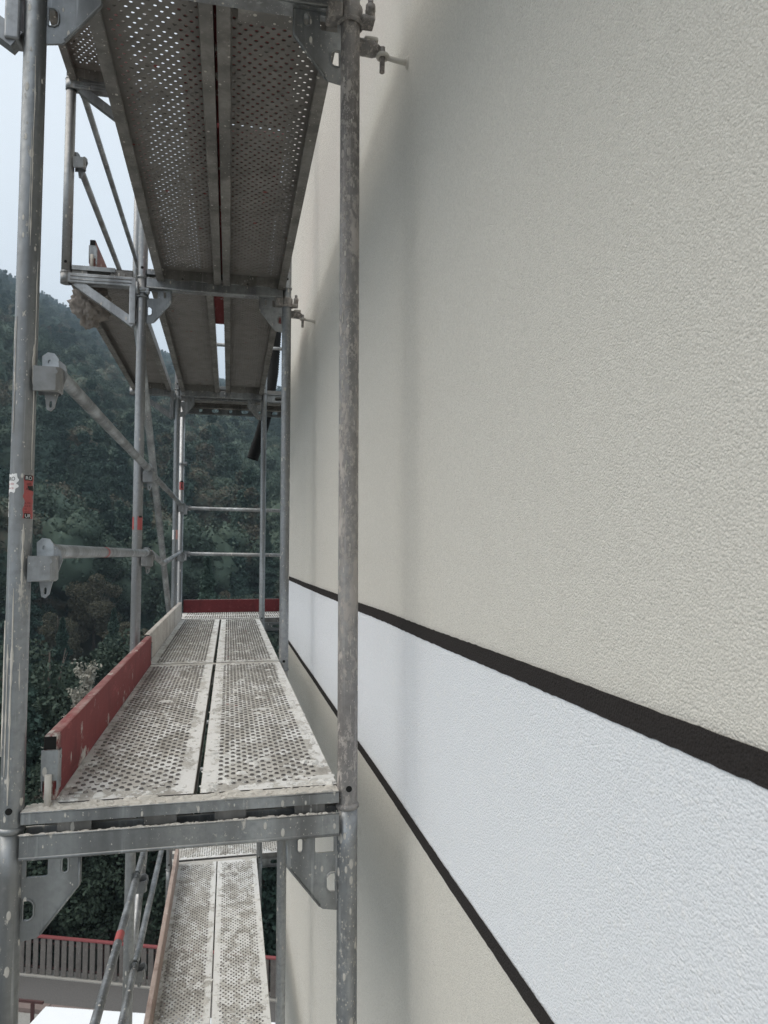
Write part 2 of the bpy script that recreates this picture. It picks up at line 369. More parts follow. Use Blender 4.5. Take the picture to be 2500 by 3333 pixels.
struct('kerb_wall', strip(-16, 14, 0.10, 0.42, -10.9, -10.105), 'concrete')

# railing with grey slats and red rails
fence = thing('slatted_railing', 'wooden slatted railing with red handrail standing along the road', 'railing', fp(0, 0.2, -10.07))
def fo(mb, name, mat):
    me = mb.mesh(name); me.transform(Matrix.Translation(Vector((0, 0, -0.25))-Vector(fp(0, 0.2, -10.07)))); return link(name, me, mat, fence)
def bar(u0, u1, v0, v1, z0, z1): return strip(u0, u1, v0, v1, z0, z1)
fo(bar(-15, 12, 0.15, 0.25, -8.935, -8.898), 'handrail', 'rail_red')
fo(bar(-15, 12, 0.20, 0.24, -9.10, -9.06), 'rail', 'rail_dk'); fo(bar(-15, 12, 0.20, 0.24, -9.70, -9.66), 'rail', 'rail_dk')
for k in range(19): fo(bar(-14.5+k*1.45, -14.44+k*1.45, 0.245, 0.30, -9.90, -8.93), 'post', 'rail_dk')
for k in range(135):
    j = random.uniform(-0.01, 0.01); h = random.uniform(-0.015, 0.015)
    fo(bar(-14.9+k*0.197+j, -14.765+k*0.197+j, 0.165, 0.195, -9.83+h, -8.95+h*0.5), 'slat', 'slat')
# low rail and white roof by the yard
yr = thing('yard_rail', 'low dark red metal rail with one end post in the yard', 'rail', (-4.0, 16.2, -10.14))
mb = MB(); mb.beam((-3.2, 0.95, 0.98), (0.25, -0.35, 0.98), 0.05, 0.05); link('rail', mb, 'rail_dk', yr)
mb = MB(); mb.box(-0.02, 0.05, -0.30, -0.23, 0, 0.955); link('post', mb, 'rail_dk', yr)
mb = MB(); mb.box(-3.0, -2.93, 0.80, 0.87, 0, 0.955); link('post', mb, 'rail_dk', yr)
sl = thing('flat_roof_block', 'low block with a bright white flat roof in the yard', 'roof block', (-3.3, 13.4, -10.14), (0, 0, math.radians(-18)))
mb = MB(); mb.bbox(-0.0, 4.6, -3.0, 0.25, 2.07, 2.14, 0.015); link('roof', mb, 'slab', sl)
mb = MB(); mb.box(0.06, 4.54, -2.94, 0.19, 0, 2.07); link('wall', mb, 'slabwall', sl)

# ------------------------------------------------------------------ building wall with painted bands
WX, WY1, WY0 = 0.52, 4.06, -7.0
bd = thing('rendered_building', 'cream rendered building wall with white band between two black stripes', 'building', (WX, 0, -10))
mb = MB(); mb.box(0, 9, WY0, WY1, -0.4, 17); link('wall', mb, 'wall', bd)
def band(name, mat, z0, z1, off, amp):
    n = 900; ys = np.linspace(WY0+0.01, WY1+off, n); vs = []
    for i, y in enumerate(ys):
        wob = 0.0025*noise.noise(Vector((y*1.7, z0, 0)))
        vs.append((-off, y, z0 + 10 + wob + amp*noise.noise(Vector((y*55, z0*9, 0))) + amp*noise.noise(Vector((y*140, z0*9, 4)))))
        vs.append((-off, y, z1 + 10 + wob + amp*noise.noise(Vector((y*55, z1*9, 2))) + amp*noise.noise(Vector((y*140, z1*9, 7)))))
    fs = [(2*i, 2*i+1, 2*i+3, 2*i+2) for i in range(n-1)]
    # return round the corner, so the band has an end
    o = len(vs); vs += [(3.0, WY1+off, z0+10), (3.0, WY1+off, z1+10)]; fs.append((2*n-2, 2*n-1, o+1, o))
    return link(name, MB().add(vs, fs), mat, bd)
band('white_band', 'band', -0.040, 0.415, 0.003, 0.0003)
band('black_stripe', 'stripe', 0.4035, 0.4335, 0.005, 0.0010)
band('black_stripe', 'stripe', -0.0565, -0.0275, 0.005, 0.0009)

# ------------------------------------------------------------------ scaffold parts
HW, PR = 0.366, 0.02415
L1, L2 = 2.07, 2.57
Y0, Y1, Y2, YB = 0.0, L1, L1+L2, -2.57
def gusset_mesh(side):
    o = [(-0.345, -0.054), (-0.222, -0.054), (-0.222, -0.121), (-0.228, -0.131), (-0.300, -0.222), (-0.309, -0.229), (-0.345, -0.235)]
    h = [[(-0.334, -0.063), (-0.290, -0.063), (-0.290, -0.098), (-0.294, -0.102), (-0.334, -0.102)],
         stadium(-0.255, -0.080, 0.014, 0.034),
         [(-0.338, -0.148), (-0.326, -0.148), (-0.319, -0.153), (-0.316, -0.160), (-0.316, -0.180), (-0.319, -0.187), (-0.326, -0.191), (-0.338, -0.191)]]
    mb = MB(); mb.plate(o, h, 0.006, lambda u, v, w_: (u*(-side), w_-0.003, v+2.0))
    for L, d in ((h[1], 0.004), (h[2], 0.004)):      # pressed rims round the openings
        mb.tube([Vector(((u)*(-side), -0.004, v+2.0)) for u, v in L + [L[0]]], 0.0022, 6, False)
    mb.tube([(-0.225*(-side), -0.004, 1.94), (-0.225*(-side), -0.004, 1.876), (-0.302*(-side), -0.004, 1.779)], 0.003, 6)
    return mb.mesh('gusset_plate')
def transom_mesh():
    mb = MB(); a, b = -0.343, 0.343
    mb.box(a, b, -0.027, 0.027, 1.944, 1.948)
    mb.box(a, b, -0.0275, -0.0235, 1.946, 1.995); mb.box(a, b, 0.0235, 0.0275, 1.946, 1.995)
    mb.tube([(a, -0.0265, 1.9945), (b, -0.0265, 1.9945)], 0.0028, 6); mb.tube([(a, 0.0265, 1.9945), (b, 0.0265, 1.9945)], 0.0028, 6)
    mb.tube([(a, -0.024, 1.9465), (b, -0.024, 1.9465)], 0.005, 8)
    return mb.mesh('transom')
def standard_mesh():
    mb = MB(); mb.tube([(0, 0, 0.0), (0, 0, 0.002), (0, 0, 1.90), (0, 0, 1.998)], [PR, PR, PR, PR], 28)
    mb.tube([(0, 0, -0.004), (0, 0, 0.0), (0, 0, 0.006), (0, 0, 0.010)], [PR+0.0008, PR+0.0038, PR+0.0034, PR+0.0008], 28)
    mb.tube([(0, 0, -0.10), (0, 0, 0.05)], 0.019, 12)
    return mb.mesh('standard')
def wedge_box_mesh():
    mb = MB()   # pressed housing welded to the inner face of the standard
    x0, x1 = -0.343, -0.287
    def U(z0, z1):
        pts = [(x0, -0.026), (x1-0.010, -0.024), (x1-0.002, -0.018), (x1, -0.008), (x1, 0.008), (x1-0.002, 0.018), (x1-0.010, 0.024), (x0, 0.026)]
        inn = [(x0, -0.022), (x1-0.011, -0.020), (x1-0.006, -0.015), (x1-0.004, -0.007), (x1-0.004, 0.007), (x1-0.006, 0.015), (x1-0.011, 0.020), (x0, 0.022)]
        n = len(pts); vs = [(x, y, z0 + (0.004 if x > -0.3 else 0)) for x, y in pts] + [(x, y, z1) for x, y in pts] + [(x, y, z0) for x, y in inn] + [(x, y, z1) for x, y in inn]
        fs = []
        for i in range(n-1):
            fs += [(i, i+1, n+i+1, n+i), (2*n+i, 3*n+i, 3*n+i+1, 2*n+i+1), (n+i, n+i+1, 3*n+i+1, 3*n+i), (i, 2*n+i, 2*n+i+1, i+1)]
        mb.add(vs, fs)
    U(-0.066, -0.010)
    mb.tube([(x1-0.010, -0.029, -0.022), (x1-0.010, 0.029, -0.022)], 0.005, 10)
    return mb.mesh('wedge_box')
def wedge_mesh():
    mb = MB()
    o = [(-0.322, -0.10), (-0.314, -0.104), (-0.306, -0.096), (-0.300, -0.070), (-0.288, -0.045), (-0.280, -0.020), (-0.284, 0.002), (-0.296, 0.012), (-0.312, 0.006), (-0.326, -0.02), (-0.328, -0.06)]
    mb.plate(o, [stadium(-0.314, -0.088, 0.006, 0.016)], 0.006, lambda u, v, w_: (u, w_+0.010, v)); return mb.mesh('wedge')
ME = {}
ME['gl'], ME['gr'] = gusset_mesh(-1), gusset_mesh(1); ME['tr'] = transom_mesh(); ME['sd'] = standard_mesh()
ME['wb'] = wedge_box_mesh(); ME['wd'] = wedge_mesh()
mb = MB(); mb.box(-0.343, 0.343, -0.022, 0.0242, 0.0165, 0.0425); mb.tube([(-0.343, -0.0215, 0.041), (0.343, -0.0215, 0.041)], 0.0025, 6); ME['lr'] = mb.mesh('securing_rail')
mb = MB(); mb.tube([(0, -PR-0.0012, 0.047), (0, -PR+0.006, 0.047)], 0.0072, 14); ME['ph'] = mb.mesh('pin_hole_shade')  # solid black disc painting the shade inside the hole, no real opening
for k, m_ in (('gl', 'galv'), ('gr', 'beam'), ('tr', 'beam'), ('lr', 'beam'), ('wb', 'gal_box'), ('wd', 'gal_box'), ('ph', 'black')): ME[k].materials.append(M[m_])
def link_shared(name, me, mat, parent, loc=(0, 0, 0)):
    """share mesh data but give this object its own material"""
    o = bpy.data.objects.new(name, me); COL.objects.link(o); o.parent = parent; o.location = loc
    if not me.materials: me.materials.append(M['galv'])
    o.material_slots[0].link = 'OBJECT'; o.material_slots[0].material = M[mat]
    return o
def frame(y, z0, label, ml='galv', mr='galv', group=None, boxes=True, rail=True):
    t = thing('scaffold_portal', label, 'scaffold frame', (0, y, z0), (0, 0, 0), group)
    a = link_shared('standard', ME['sd'], ml, t, (-HW, 0, 0)); link_shared('pin_hole_shade', ME['ph'], 'black', a)
    b = link_shared('standard', ME['sd'], mr, t, (HW, 0, 0)); link_shared('pin_hole_shade', ME['ph'], 'black', b)
    link('transom', ME['tr'], 'beam', t)
    if rail: link('securing_rail', ME['lr'], 'beam', t)
    link('gusset_plate', ME['gl'], 'galv', t); link('gusset_plate', ME['gr'], 'beam', t)
    if boxes:
        for z in (1.02, 0.60):
            wb = link('wedge_box', ME['wb'], 'gal_clean', t, (0, 0, z)); link('wedge', ME['wd'], 'galv', wb)
    if z0 == -10:
        mb = MB(); mb.tube([(0, 0, -0.135), (0, 0, -0.10)], 0.017, 12); mb.box(-0.075, 0.075, -0.075, 0.075, -0.14, -0.132); mb.torus((0, 0, -0.02), 0.028, 0.012); jm = mb.mesh('base_jack')
        for sx in (-1, 1): link('base_jack', jm, 'galv', t, (sx*HW, 0, 0))
    return t
lowg = 'scaffold frames stacked below the walkways'
f0 = frame(Y0, 0, 'plaster-splashed scaffold frame with torn stickers at the open end of the walkway', 'post_near', 'post_crust')
frame(Y0, -2, 'scaffold frame whose cross beam and gusset plates carry the open walkway end', 'post_near', 'post_splash')
f1 = frame(Y1, 0, 'scaffold frame between the red toe board and the plaster-white toe board', 'gal_clean', 'post_near')
frame(Y1, -2, 'scaffold frame below the walkway where the lower guardrails meet the crossing brace', 'galv', 'beam')
f2 = frame(Y2, 0, 'scaffold frame at the building corner before the dark red end board', 'galv', 'galv')
frame(Y2, -2, 'scaffold frame at the far end of the lower plaster-white walkway', 'galv', 'galv')
frame(Y0, 2, 'scaffold frame standing on top of the frame with torn stickers', 'galv', 'post_crust')
frame(Y1, 2, 'scaffold frame rising above the overhead decks beside the stepped brackets', 'galv', 'galv')
frame(Y2, 2, 'scaffold frame rising above the overhead decks at the building corner', 'galv', 'galv')
for yy in (Y0, Y1, Y2, YB):
    for z in (-4, -6, -8, -10): frame(yy, z, 'scaffold frame of the lifts below the lower walkway', group=lowg, rail=False, boxes=False)
for z in (-2, 0): frame(YB, z, 'scaffold frame behind the open end of the walkway', group='scaffold frames behind the open end')

# ---- perforated decks
def deck_meshes(L, clog=0.12, W_=0.316):
    rr = random.Random(int(clog*1000)+int(L*100))
    """returns plate, side rail, end cap, claw; local origin at one end's middle, running along +y"""
    zt = 0.045; a, b = 0.0370, 0.0192; mx_ = 0.028; my_ = 0.045
    nx = 8; a = (W_ - 2*mx_) / (nx+0.5); ny = int((L - 0.05 - 2*my_) / b); b = (L - 0.05 - 2*my_) / ny
    y0 = 0.025; v = []; f = []
    R1, R2 = 0.0053, 0.0046
    x_l = -W_/2
    def rect(xa, xb, ya, yb):
        o = len(v); v.extend([(xa, ya, zt), (xb, ya, zt), (xb, yb, zt), (xa, yb, zt)]); f.append((o, o+1, o+2, o+3))
    rect(x_l, -x_l, y0, y0+my_); rect(x_l, -x_l, L-0.025-my_, L-0.025)
    for j in range(ny):
        ya = y0+my_+j*b; off = mx_ if j % 2 == 0 else mx_ + a/2
        rect(x_l, x_l+off, ya, ya+b); rect(x_l+off+nx*a, -x_l, ya, ya+b)
        for i in range(nx):
            xa = x_l+off+i*a; cx, cy = xa+a/2, ya+b/2; o = len(v)
            v.extend([(xa, ya, zt), (cx, ya, zt), (xa+a, ya, zt), (xa+a, cy, zt), (xa+a, ya+b, zt), (cx, ya+b, zt), (xa, ya+b, zt), (xa, cy, zt)])
            for k in range(8):
                t = -3*PI/4 + k*PI/4; v.append((cx+R1*math.cos(t)*1.12, cy+R1*math.sin(t), zt))
            for k in range(8):
                t = -3*PI/4 + k*PI/4; v.append((cx+R2*math.cos(t)*1.12, cy+R2*math.sin(t), zt+0.003))
            if rr.random() < clog*(1.6 if (math.sin(ya*7+xa*21)+math.sin(ya*17)) > 0.4 else 0.6): f.append(tuple(o+16+k for k in range(8)))
            for k in range(8):
                f.append((o+k, o+(k+1) % 8, o+8+(k+1) % 8, o+8+k)); f.append((o+8+k, o+8+(k+1) % 8, o+16+(k+1) % 8, o+16+k))
    plate = bpy.data.meshes.new('deck_plate'); plate.from_pydata(v, [], f); plate.update()
    sr = MB(); sg = 1
    sr.box(-0.0015, 0.0015, 0.026, L-0.026, -0.016, 0.0445); sr.box(0.0015, 0.032, 0.026, L-0.026, -0.0165, -0.0135)
    sr.tube([(0.032, 0.026, -0.012), (0.032, L-0.026, -0.012)], 0.0045, 6); sr.box(0.0015, 0.014, 0.026, L-0.026, 0.026, 0.0285)
    ec = MB(); hw = W_/2 - 0.004
    o = [(-hw, 0.044), (-hw, -0.010), (-hw*0.62, -0.013), (-hw*0.5, -0.006), (-hw*0.1, -0.004), (hw*0.05, -0.010), (hw*0.4, -0.011), (hw*0.55, -0.005), (hw*0.8, -0.004), (hw, -0.012), (hw, 0.044)]
    ec.plate(o, [stadium(-hw*0.8, 0.000, 0.010, 0.008), stadium(hw*0.22, 0.000, 0.010, 0.008)], 0.003, lambda u, vv, w_: (u, w_+0.0285, vv))
    cl = MB(); cl.box(-0.035, 0.035, -0.004, 0.027, 0.010, 0.0155); cl.box(-0.035, 0.035, -0.009, -0.004, -0.040, 0.0155)
    return plate, sr.mesh('side_rail'), ec.mesh('end_cap'), cl.mesh('hook_claw')
DK = {(L, u): deck_meshes(L, cl_) for L in (L1, L2) for u, cl_ in ((0, 0.16), (1, 0.08))}
def deck(x, y, z, L, label, mat='deck', rotz=0.0, group=None, lumps=0, idplate=False, seed=0):
    t = thing('scaffold_deck', label, 'scaffold deck', (x, y, z), (0, 0, rotz), group)
    pl, sr, ec, cl = DK[(L, 1 if mat == 'deck_up' else 0)]
    if not sr.materials: sr.materials.append(M['deckrail']); ec.materials.append(M['deckrail']); cl.materials.append(M['deckrail'])
    link_shared('deck_plate', pl, mat, t) if pl.materials else (pl.materials.append(M['deck']), link_shared('deck_plate', pl, mat, t))
    rm = 'rail_under' if mat == 'deck_up' else 'deckrail'
    link_shared('side_rail', sr, rm, t, (-0.158, 0, 0)); o = link_shared('side_rail', sr, rm, t, (0.158, L, 0)); o.rotation_euler = (0, 0, PI)
    link('end_cap', ec, 'deckrail', t); link('end_cap', ec, 'deckrail', t, (0, L, 0), rot=(0, 0, PI))
    for xx in (-0.09, 0.09):
        link('hook_claw', cl, 'deckrail', t, (xx, 0.0, 0)); link('hook_claw', cl, 'deckrail', t, (xx, L, 0), rot=(0, 0, PI))
    if idplate:
        mb = MB(); mb.box(-0.105, 0.105, 0.12, 0.185, 0.026, 0.029); link('stiffener_plate', mb, 'deckrail', t)
    if lumps:
        rr = random.Random(seed); mb = MB()
        for k in range(lumps):
            edge = rr.random() < 0.45
            cx = rr.choice((-1, 1))*rr.uniform(0.125, 0.152) if edge else rr.uniform(-0.14, 0.14)
            cy = rr.uniform(0.05, L-0.05) if rr.random() < 0.85 else rr.uniform(0.03, 0.09)
            r = rr.uniform(0.002, 0.006) if rr.random() < 0.80 else rr.uniform(0.007, 0.020); h = r*rr.uniform(0.12, 0.3); n = 9; el = rr.uniform(0.7, 1.9)
            r_in = []; vs = [(cx, cy, 0.047+h)]
            for q in range(n):
                a = 2*PI*q/n; rad = r*rr.uniform(0.35, 1.35); r_in.append(rad); vs.append((cx+rad*0.55*math.cos(a)*el, cy+rad*0.55*math.sin(a), 0.047+h*rr.uniform(0.5, 0.9)))
            for q in range(n):
                a = 2*PI*q/n; vs.append((max(-0.157, min(0.157, cx+r_in[q]*math.cos(a)*el)), cy+r_in[q]*math.sin(a), 0.0442))
            fs = [(0, 1+q, 1+(q+1) % n) for q in range(n)] + [(1+q, 1+n+q, 1+n+(q+1) % n, 1+(q+1) % n) for q in range(n)]
            mb.add(vs, fs)
        link('plaster_lumps', mb, 'crumb', t, kind='stuff')
    return t
XL, XR = -0.147, 0.186
deck(XL, Y0, 0, L1, 'plaster-dusted perforated deck beside the long red toe board', lumps=170, seed=1)
deck(XR, Y0, 0, L1, 'plaster-crusted perforated deck by the wall at the open walkway end', lumps=330, seed=2)
deck(XL, Y1, 0, L2, 'perforated deck beside the plaster-white toe board', lumps=130, seed=3)
deck(XR, Y1, 0, L2, 'perforated deck by the wall leading to the dark red end board', lumps=220, seed=4)
deck(-0.134, Y0, 2, L1, 'overhead perforated deck with sky shining through its holes', 'deck_up')
deck(0.194, Y0, 2, L1, 'overhead perforated deck by the wall with red boards lying on it', 'deck_up', idplate=True)
deck(XL-0.030, Y1, 2, L2, 'far overhead deck left of the open gap', 'deck_up')
deck(XR+0.010, Y1, 2, L2, 'far overhead deck between the open gap and the black pipe', 'deck_up', idplate=True)
deck(XL, YB, 2, L2, 'overhead deck behind the open walkway end, outer one', 'deck_up')
deck(XR, YB, 2, L2, 'overhead deck behind the open walkway end, wall side', 'deck_up')
deck(-0.575, Y1, 2, L2, 'narrow overhead deck on the outer brackets above the crumpled cloth', 'deck_up')
deck(-0.575, Y0, 3, L1, 'highest deck on the upper outer bracket with a red underside glimpse', 'deck_up')
deck(XL+0.003, Y1, -2, L2, 'lower perforated deck beside the weathered wooden toe board', 'deck', lumps=170, seed=5)
deck(XR-0.003, Y1, -2, L2, 'lower perforated deck thickly crusted with white plaster', 'deck_white', lumps=380, seed=6)
cg = 'decks crossing at the building corner'
for z, nm in ((0, 'behind the far end of the walkway'), (2, 'above the corner, over the perforated beams'), (-2, 'behind the far end of the lower walkway')):
    for q, yy in enumerate((4.86, 5.19)):
        deck(-0.36, yy, z, L1, 'corner cross deck %s, %s' % (nm, ('beside the frame', 'on the outer side')[q]), 'deck', -PI/2, cg)

# ---- red boards lying on the overhead decks
def flat_board(x0, x1, y0, y1, z, label, mat='red', th=0.027):
    mb = MB(); mb.bbox(x0, x1, y0, y1, z, z+th, 0.004); o = link('red_board', mb, mat); return tag(o, label, 'board')
flat_board(-0.075, 0.066, 0.06, 0.705, 2.0485, 'short red board lying over the gap of the overhead decks')
flat_board(-0.075, 0.066, 0.735, 2.90, 2.0485, 'long red board lying over the gap of the overhead decks')
flat_board(0.070, 0.262, 0.76, 2.86, 2.0485, 'red board lying on the overhead deck by the wall')
flat_board(0.070, 0.262, 0.04, 0.70, 2.0485, 'short red board lying on the overhead deck by the wall')
flat_board(0.266, 0.410, 2.46, 2.95, 2.0485, 'red board overhanging the wall side of the far overhead deck')

# ---- toe boards
def toe(x, y0, y1, zb, label, mat, brk=True, along='y', h=0.145):
    L = y1-y0
    t = thing('toe_board', label, 'toe board', (x, y0, zb), (0, 0, 0 if along == 'y' else -PI/2))
    mb = MB(); mb.bbox(-0.014, 0.014, 0, L, 0.002, h, 0.005); link('board', mb, mat, t)
    for e in (0, 1):
        if not brk: break
        s = 1 if e == 0 else -1; yb = 0 if e == 0 else L
        m2 = MB(); z0, z1 = 0.012, h*0.78
        m2.box(-0.0175, 0.0175, yb - (0.004 if e == 0 else 0), yb + (0.004 if e else 0), z0+0.035, z1)
        for sx in (-1, 1):
            m2.box(min(sx*0.0145, sx*0.0175), max(sx*0.0145, sx*0.0175), min(yb, yb+s*0.032), max(yb, yb+s*0.032), z0+0.012, z1-0.004)
            m2.tube([(sx*0.0165, yb+s*0.022, z0+0.03), (sx*0.0195, yb+s*0.022, z0+0.03)], 0.004, 8); m2.tube([(sx*0.0165, yb+s*0.022, z1-0.02), (sx*0.0195, yb+s*0.022, z1-0.02)], 0.004, 8)
        br = link('end_bracket', m2, 'galv', t)
        m4 = MB(); ye = yb - 0.0012 if e == 0 else yb; m4.box(-0.0125, 0.0125, ye, ye+0.0012, z1+0.001, h-0.003); link('end_plate', m4, 'black', t)  # thin black plate on the board's end face above the bracket
        m3_ = MB(); m3_.tube([(0, yb-s*0.012, -0.012), (0, yb-s*0.012, z0+0.05)], 0.0075, 12); link('pin', m3_, 'rubble', t)
    return t
toe(-0.297, 0.022, 2.03, 0.0475, 'long red toe board with pale splashes beside the near walkway', 'red')
toe(-0.313, 2.10, 4.60, 0.0475, 'plaster-white toe board continuing past the red one', 'board_white')
def toe_x(x0, x1, y, zb, label, mat):
    t = thing('toe_board', label, 'toe board', (x0, y, zb)); mb = MB(); mb.bbox(0, x1-x0, -0.014, 0.014, 0.002, 0.147, 0.005); link('board', mb, mat, t); return t
toe(-0.268, 0.03, 2.03, 2.0475, 'red toe board standing on the overhead deck', 'red')
toe_x(-0.33, 1.70, 5.37, 0.020, 'dark red end board across the far end of the walkway', 'red_dark')
toe_x(-0.33, 1.70, 5.37, 2.040, 'dark red end board above the perforated beams at the corner', 'red_dark')
toe(-0.300, Y1+0.03, 4.60, -1.953, 'weathered wooden toe board beside the lower walkway', 'board_wood', False)
toe(-0.615, Y1+0.03, 4.60, 2.0475, 'faded red toe board standing on the outer bracket', 'board_old')

# ---- guardrails
def rail_end(mb, y, s, z=0.0):
    # flattened tongue that drops into the wedge box
    o = [(-0.018, 0.020), (-0.006, 0.030), (0.008, 0.028), (0.017, 0.016), (0.018, -0.004), (0.012, -0.05), (-0.004, -0.055), (-0.016, -0.03)]
    mb.plate(o, [stadium(-0.002, 0.008, 0.007, 0.010)], 0.007, lambda u, v, w_: (u, y + (w_-0.0035), v+z))
def guard(x, y0, y1, z, label, mat='galv', bend=None, band=None, r=0.0168, tilt=0.0):
    t = thing('guardrail', label, 'guardrail', (x, y0, z)); L = y1-y0; mb = MB()
    if bend: pts = [(0, 0.045, 0.003)] + bend + [(0, L-0.045, 0.006)]
    else: pts = [(0, 0.03, 0.006), (0, 0.06, 0.003), (0, 0.10, 0), (0, L-0.10, tilt), (0, L-0.06, tilt+0.003), (0, L-0.03, tilt+0.006)]
    rs = [r]*len(pts); rs[0] = r*0.8; rs[-1] = r*0.8
    mb.tube(pts, rs, 16); link('tube', mb, mat, t)
    for yy in (0.012, L-0.012):
        m2 = MB(); rail_end(m2, yy, 1); m2.beam((0, yy, 0.006), (0, yy+(0.03 if yy < 0.1 else -0.03), 0.006), 0.010, 0.036); link('hook_end', m2, mat, t)
    for (yb, w_, mt) in (band or []):
        m2 = MB(); m2.tube([(0, yb-w_/2, 0), (0, yb+w_/2, 0)], r+0.0007, 18, False); link('tape_band', m2, mt, t)
    return t
XG = -0.316
guard(XG, Y0, Y1, 1.02, 'upper guardrail of the near bay ending below the torn stickers', 'gal_rail')
guard(XG, Y0, Y1, 0.60, 'lower guardrail with red tape band in the near bay', 'gal_rail', band=[(0.79, 0.035, 'st_red')])
guard(XG-0.008, Y1, Y2, 1.02, 'upper guardrail of the far bay above the bent rail', 'galv')
guard(XG-0.008, Y1, Y2, 0.60, 'bent guardrail kinked downwards in its middle', 'galv', bend=[(0, 0.25, 0.0), (0, 0.97, -0.062), (0, 1.03, -0.062)], band=[(0.16, 0.03, 'st_red')])
guard(XG-0.02, Y0, Y1, -0.98, 'lower-level guardrail with faded red sticker below the walkway', 'galv', band=[(1.50, 0.075, 'st_red')])
guard(XG-0.02, Y0, Y1, -1.40, 'white-splashed lowest guardrail below the walkway', 'post_near')
guard(XG-0.02, Y1, Y2, -0.98, 'lower-level guardrail beyond the lower wedge boxes, upper one', 'galv')
guard(XG-0.02, Y1, Y2, -1.40, 'lower-level guardrail beyond the lower wedge boxes, lower one', 'galv')
guard(-0.70, Y1, Y2, 3.02, 'upper slanting-looking guardrail on the outer bracket posts', 'galv')
guard(-0.70, Y1, Y2, 2.60, 'guardrail at half height on the outer bracket posts', 'galv')
def guard_x(x0, x1, y, z, label, drop=0.0):
    t = thing('guardrail', label, 'guardrail', (x0, y, z)); mb = MB(); mb.tube([(0.03, 0, 0), (x1-x0, 0, -drop)], 0.0168, 14); link('tube', mb, 'galv', t)
    m2 = MB(); m2.beam((0.0, 0, 0.0), (0.05, 0, 0), 0.010, 0.05); link('hook_end', m2, 'galv', t); return t
guard_x(-0.33, 1.70, 5.35, 1.03, 'upper guardrail across the building corner behind the walkway', 0.03)
guard_x(-0.33, 1.70, 5.35, 0.60, 'lower guardrail across the building corner above the dark red board', 0.03)
guard_x(-0.33, 1.70, 5.35, 2.62, 'guardrail crossing the open gap between the overhead decks', 0.02)
guard_x(-0.33, 1.70, 5.35, -0.97, 'upper guardrail across the corner on the lower level', 0.03)
guard_x(-0.33, 1.70, 5.35, -1.40, 'lower guardrail across the corner on the lower level', 0.03)

# ---- diagonal braces
def brace(p0, p1, label, r=0.0212, mat='galv'):
    t = thing('diagonal_brace', label, 'brace', p0); d = Vector(p1)-Vector(p0); mb = MB(); mb.tube([(0, 0, 0), d*0.02, d*0.98, d], [r*0.6, r, r, r*0.6], 16); link('tube', mb, mat, t)
    for e in (Vector((0, 0, 0)), d):
        m2 = MB(); m2.torus(tuple(e + Vector((0.035, 0, 0))), PR+0.005, 0.0055, 'z'); m2.beam(e, e + Vector((0.012, 0, 0)), 0.03, 0.03); link('coupler', m2, 'galv', t)
    return t
brace((-0.402, Y1, 1.90), (-0.402, Y2, 0.09), 'diagonal brace outside the far bay behind the guardrails', 0.0225, 'gal_rail')
brace((-0.402, Y1, -1.90), (-0.402, Y2, -0.10), 'shiny diagonal brace of the lower level behind the guardrails', 0.0225, 'gal_clean')

# ---- outer brackets and posts
def bracket(y, z, label, group=None):
    t = thing('console_bracket', label, 'bracket', (-HW, y, z), (0, 0, 0), group)
    mb = MB(); mb.bbox(-0.355, -0.040, -0.025, 0.025, -0.056, -0.006, 0.004); mb.tube([(-0.34, -0.026, -0.022), (-0.05, -0.026, -0.022)], 0.003, 6); mb.tube([(-0.34, -0.026, -0.040), (-0.05, -0.026, -0.040)], 0.003, 6); link('arm', mb, 'gal_clean', t)
    mb = MB(); mb.bbox(-0.060, -0.028, -0.024, 0.024, -0.245, -0.008, 0.004); link('back_leg', mb, 'gal_clean', t)
    mb = MB(); mb.beam((-0.315, 0, -0.050), (-0.035, 0, -0.242), 0.042, 0.034, (0, 1, 0)); link('strut', mb, 'gal_clean', t)
    mb = MB(); mb.tube([(-0.364, 0, -0.056), (-0.364, 0, -0.003)], 0.0275, 20); mb.torus((-0.364, 0, -0.003), 0.0265, 0.003); link('socket', mb, 'gal_clean', t)
    mb = MB(); mb.torus((0, 0, -0.07), PR+0.006, 0.008); mb.tube([(-0.02, -0.036, -0.095), (-0.02, -0.036, -0.035)], 0.009, 10); mb.tube([(0.028, -0.02, -0.09), (0.028, -0.02, -0.045)], 0.008, 10)
    mb.box(-0.03, 0.034, -0.030, -0.024, -0.082, -0.058); link('coupler', mb, 'galv', t)
    mb = MB(); mb.box(-0.335, -0.13, -0.020, 0.020, 0.012, 0.034); link('deck_catch', mb, 'galv', t)
    return t
bracket(Y1, 2, 'outer bracket above the crumpled plaster cloth carrying the faded red toe board')
bracket(Y2, 2, 'outer bracket on the frame at the building corner')
bracket(Y0, 2, 'outer bracket on top of the standard with the torn stickers')
bracket(Y1, 3, 'upper outer bracket carrying the highest deck')
bracket(Y0, 3, 'upper outer bracket above the open walkway end')
def outer_post(y, z0, z1, label, boxes):
    t = thing('bracket_post', label, 'post', (-HW-0.364, y, z0)); mb = MB(); mb.tube([(0, 0, 0), (0, 0, z1-z0)], PR, 24); mb.torus((0, 0, 0.002), PR, 0.004)
    st_ = link('tube', mb, 'gal_clean', t); link_shared('pin_hole_shade', ME['ph'], 'black', st_)
    for z in boxes:
        wb = link('wedge_box', ME['wb'], 'gal_clean', t, (HW, 0, z-z0)); link('wedge', ME['wd'], 'galv', wb)
    return t
outer_post(Y1, 2.0, 2.935, 'bracket post holding the half height guardrail beside the faded toe board', (2.60,))
outer_post(Y1, 3.0, 3.9, 'short post on the upper outer bracket', (3.02,))
outer_post(Y2, 2.0, 3.9, 'bracket post on the outer bracket of the corner frame', (2.60, 3.02))
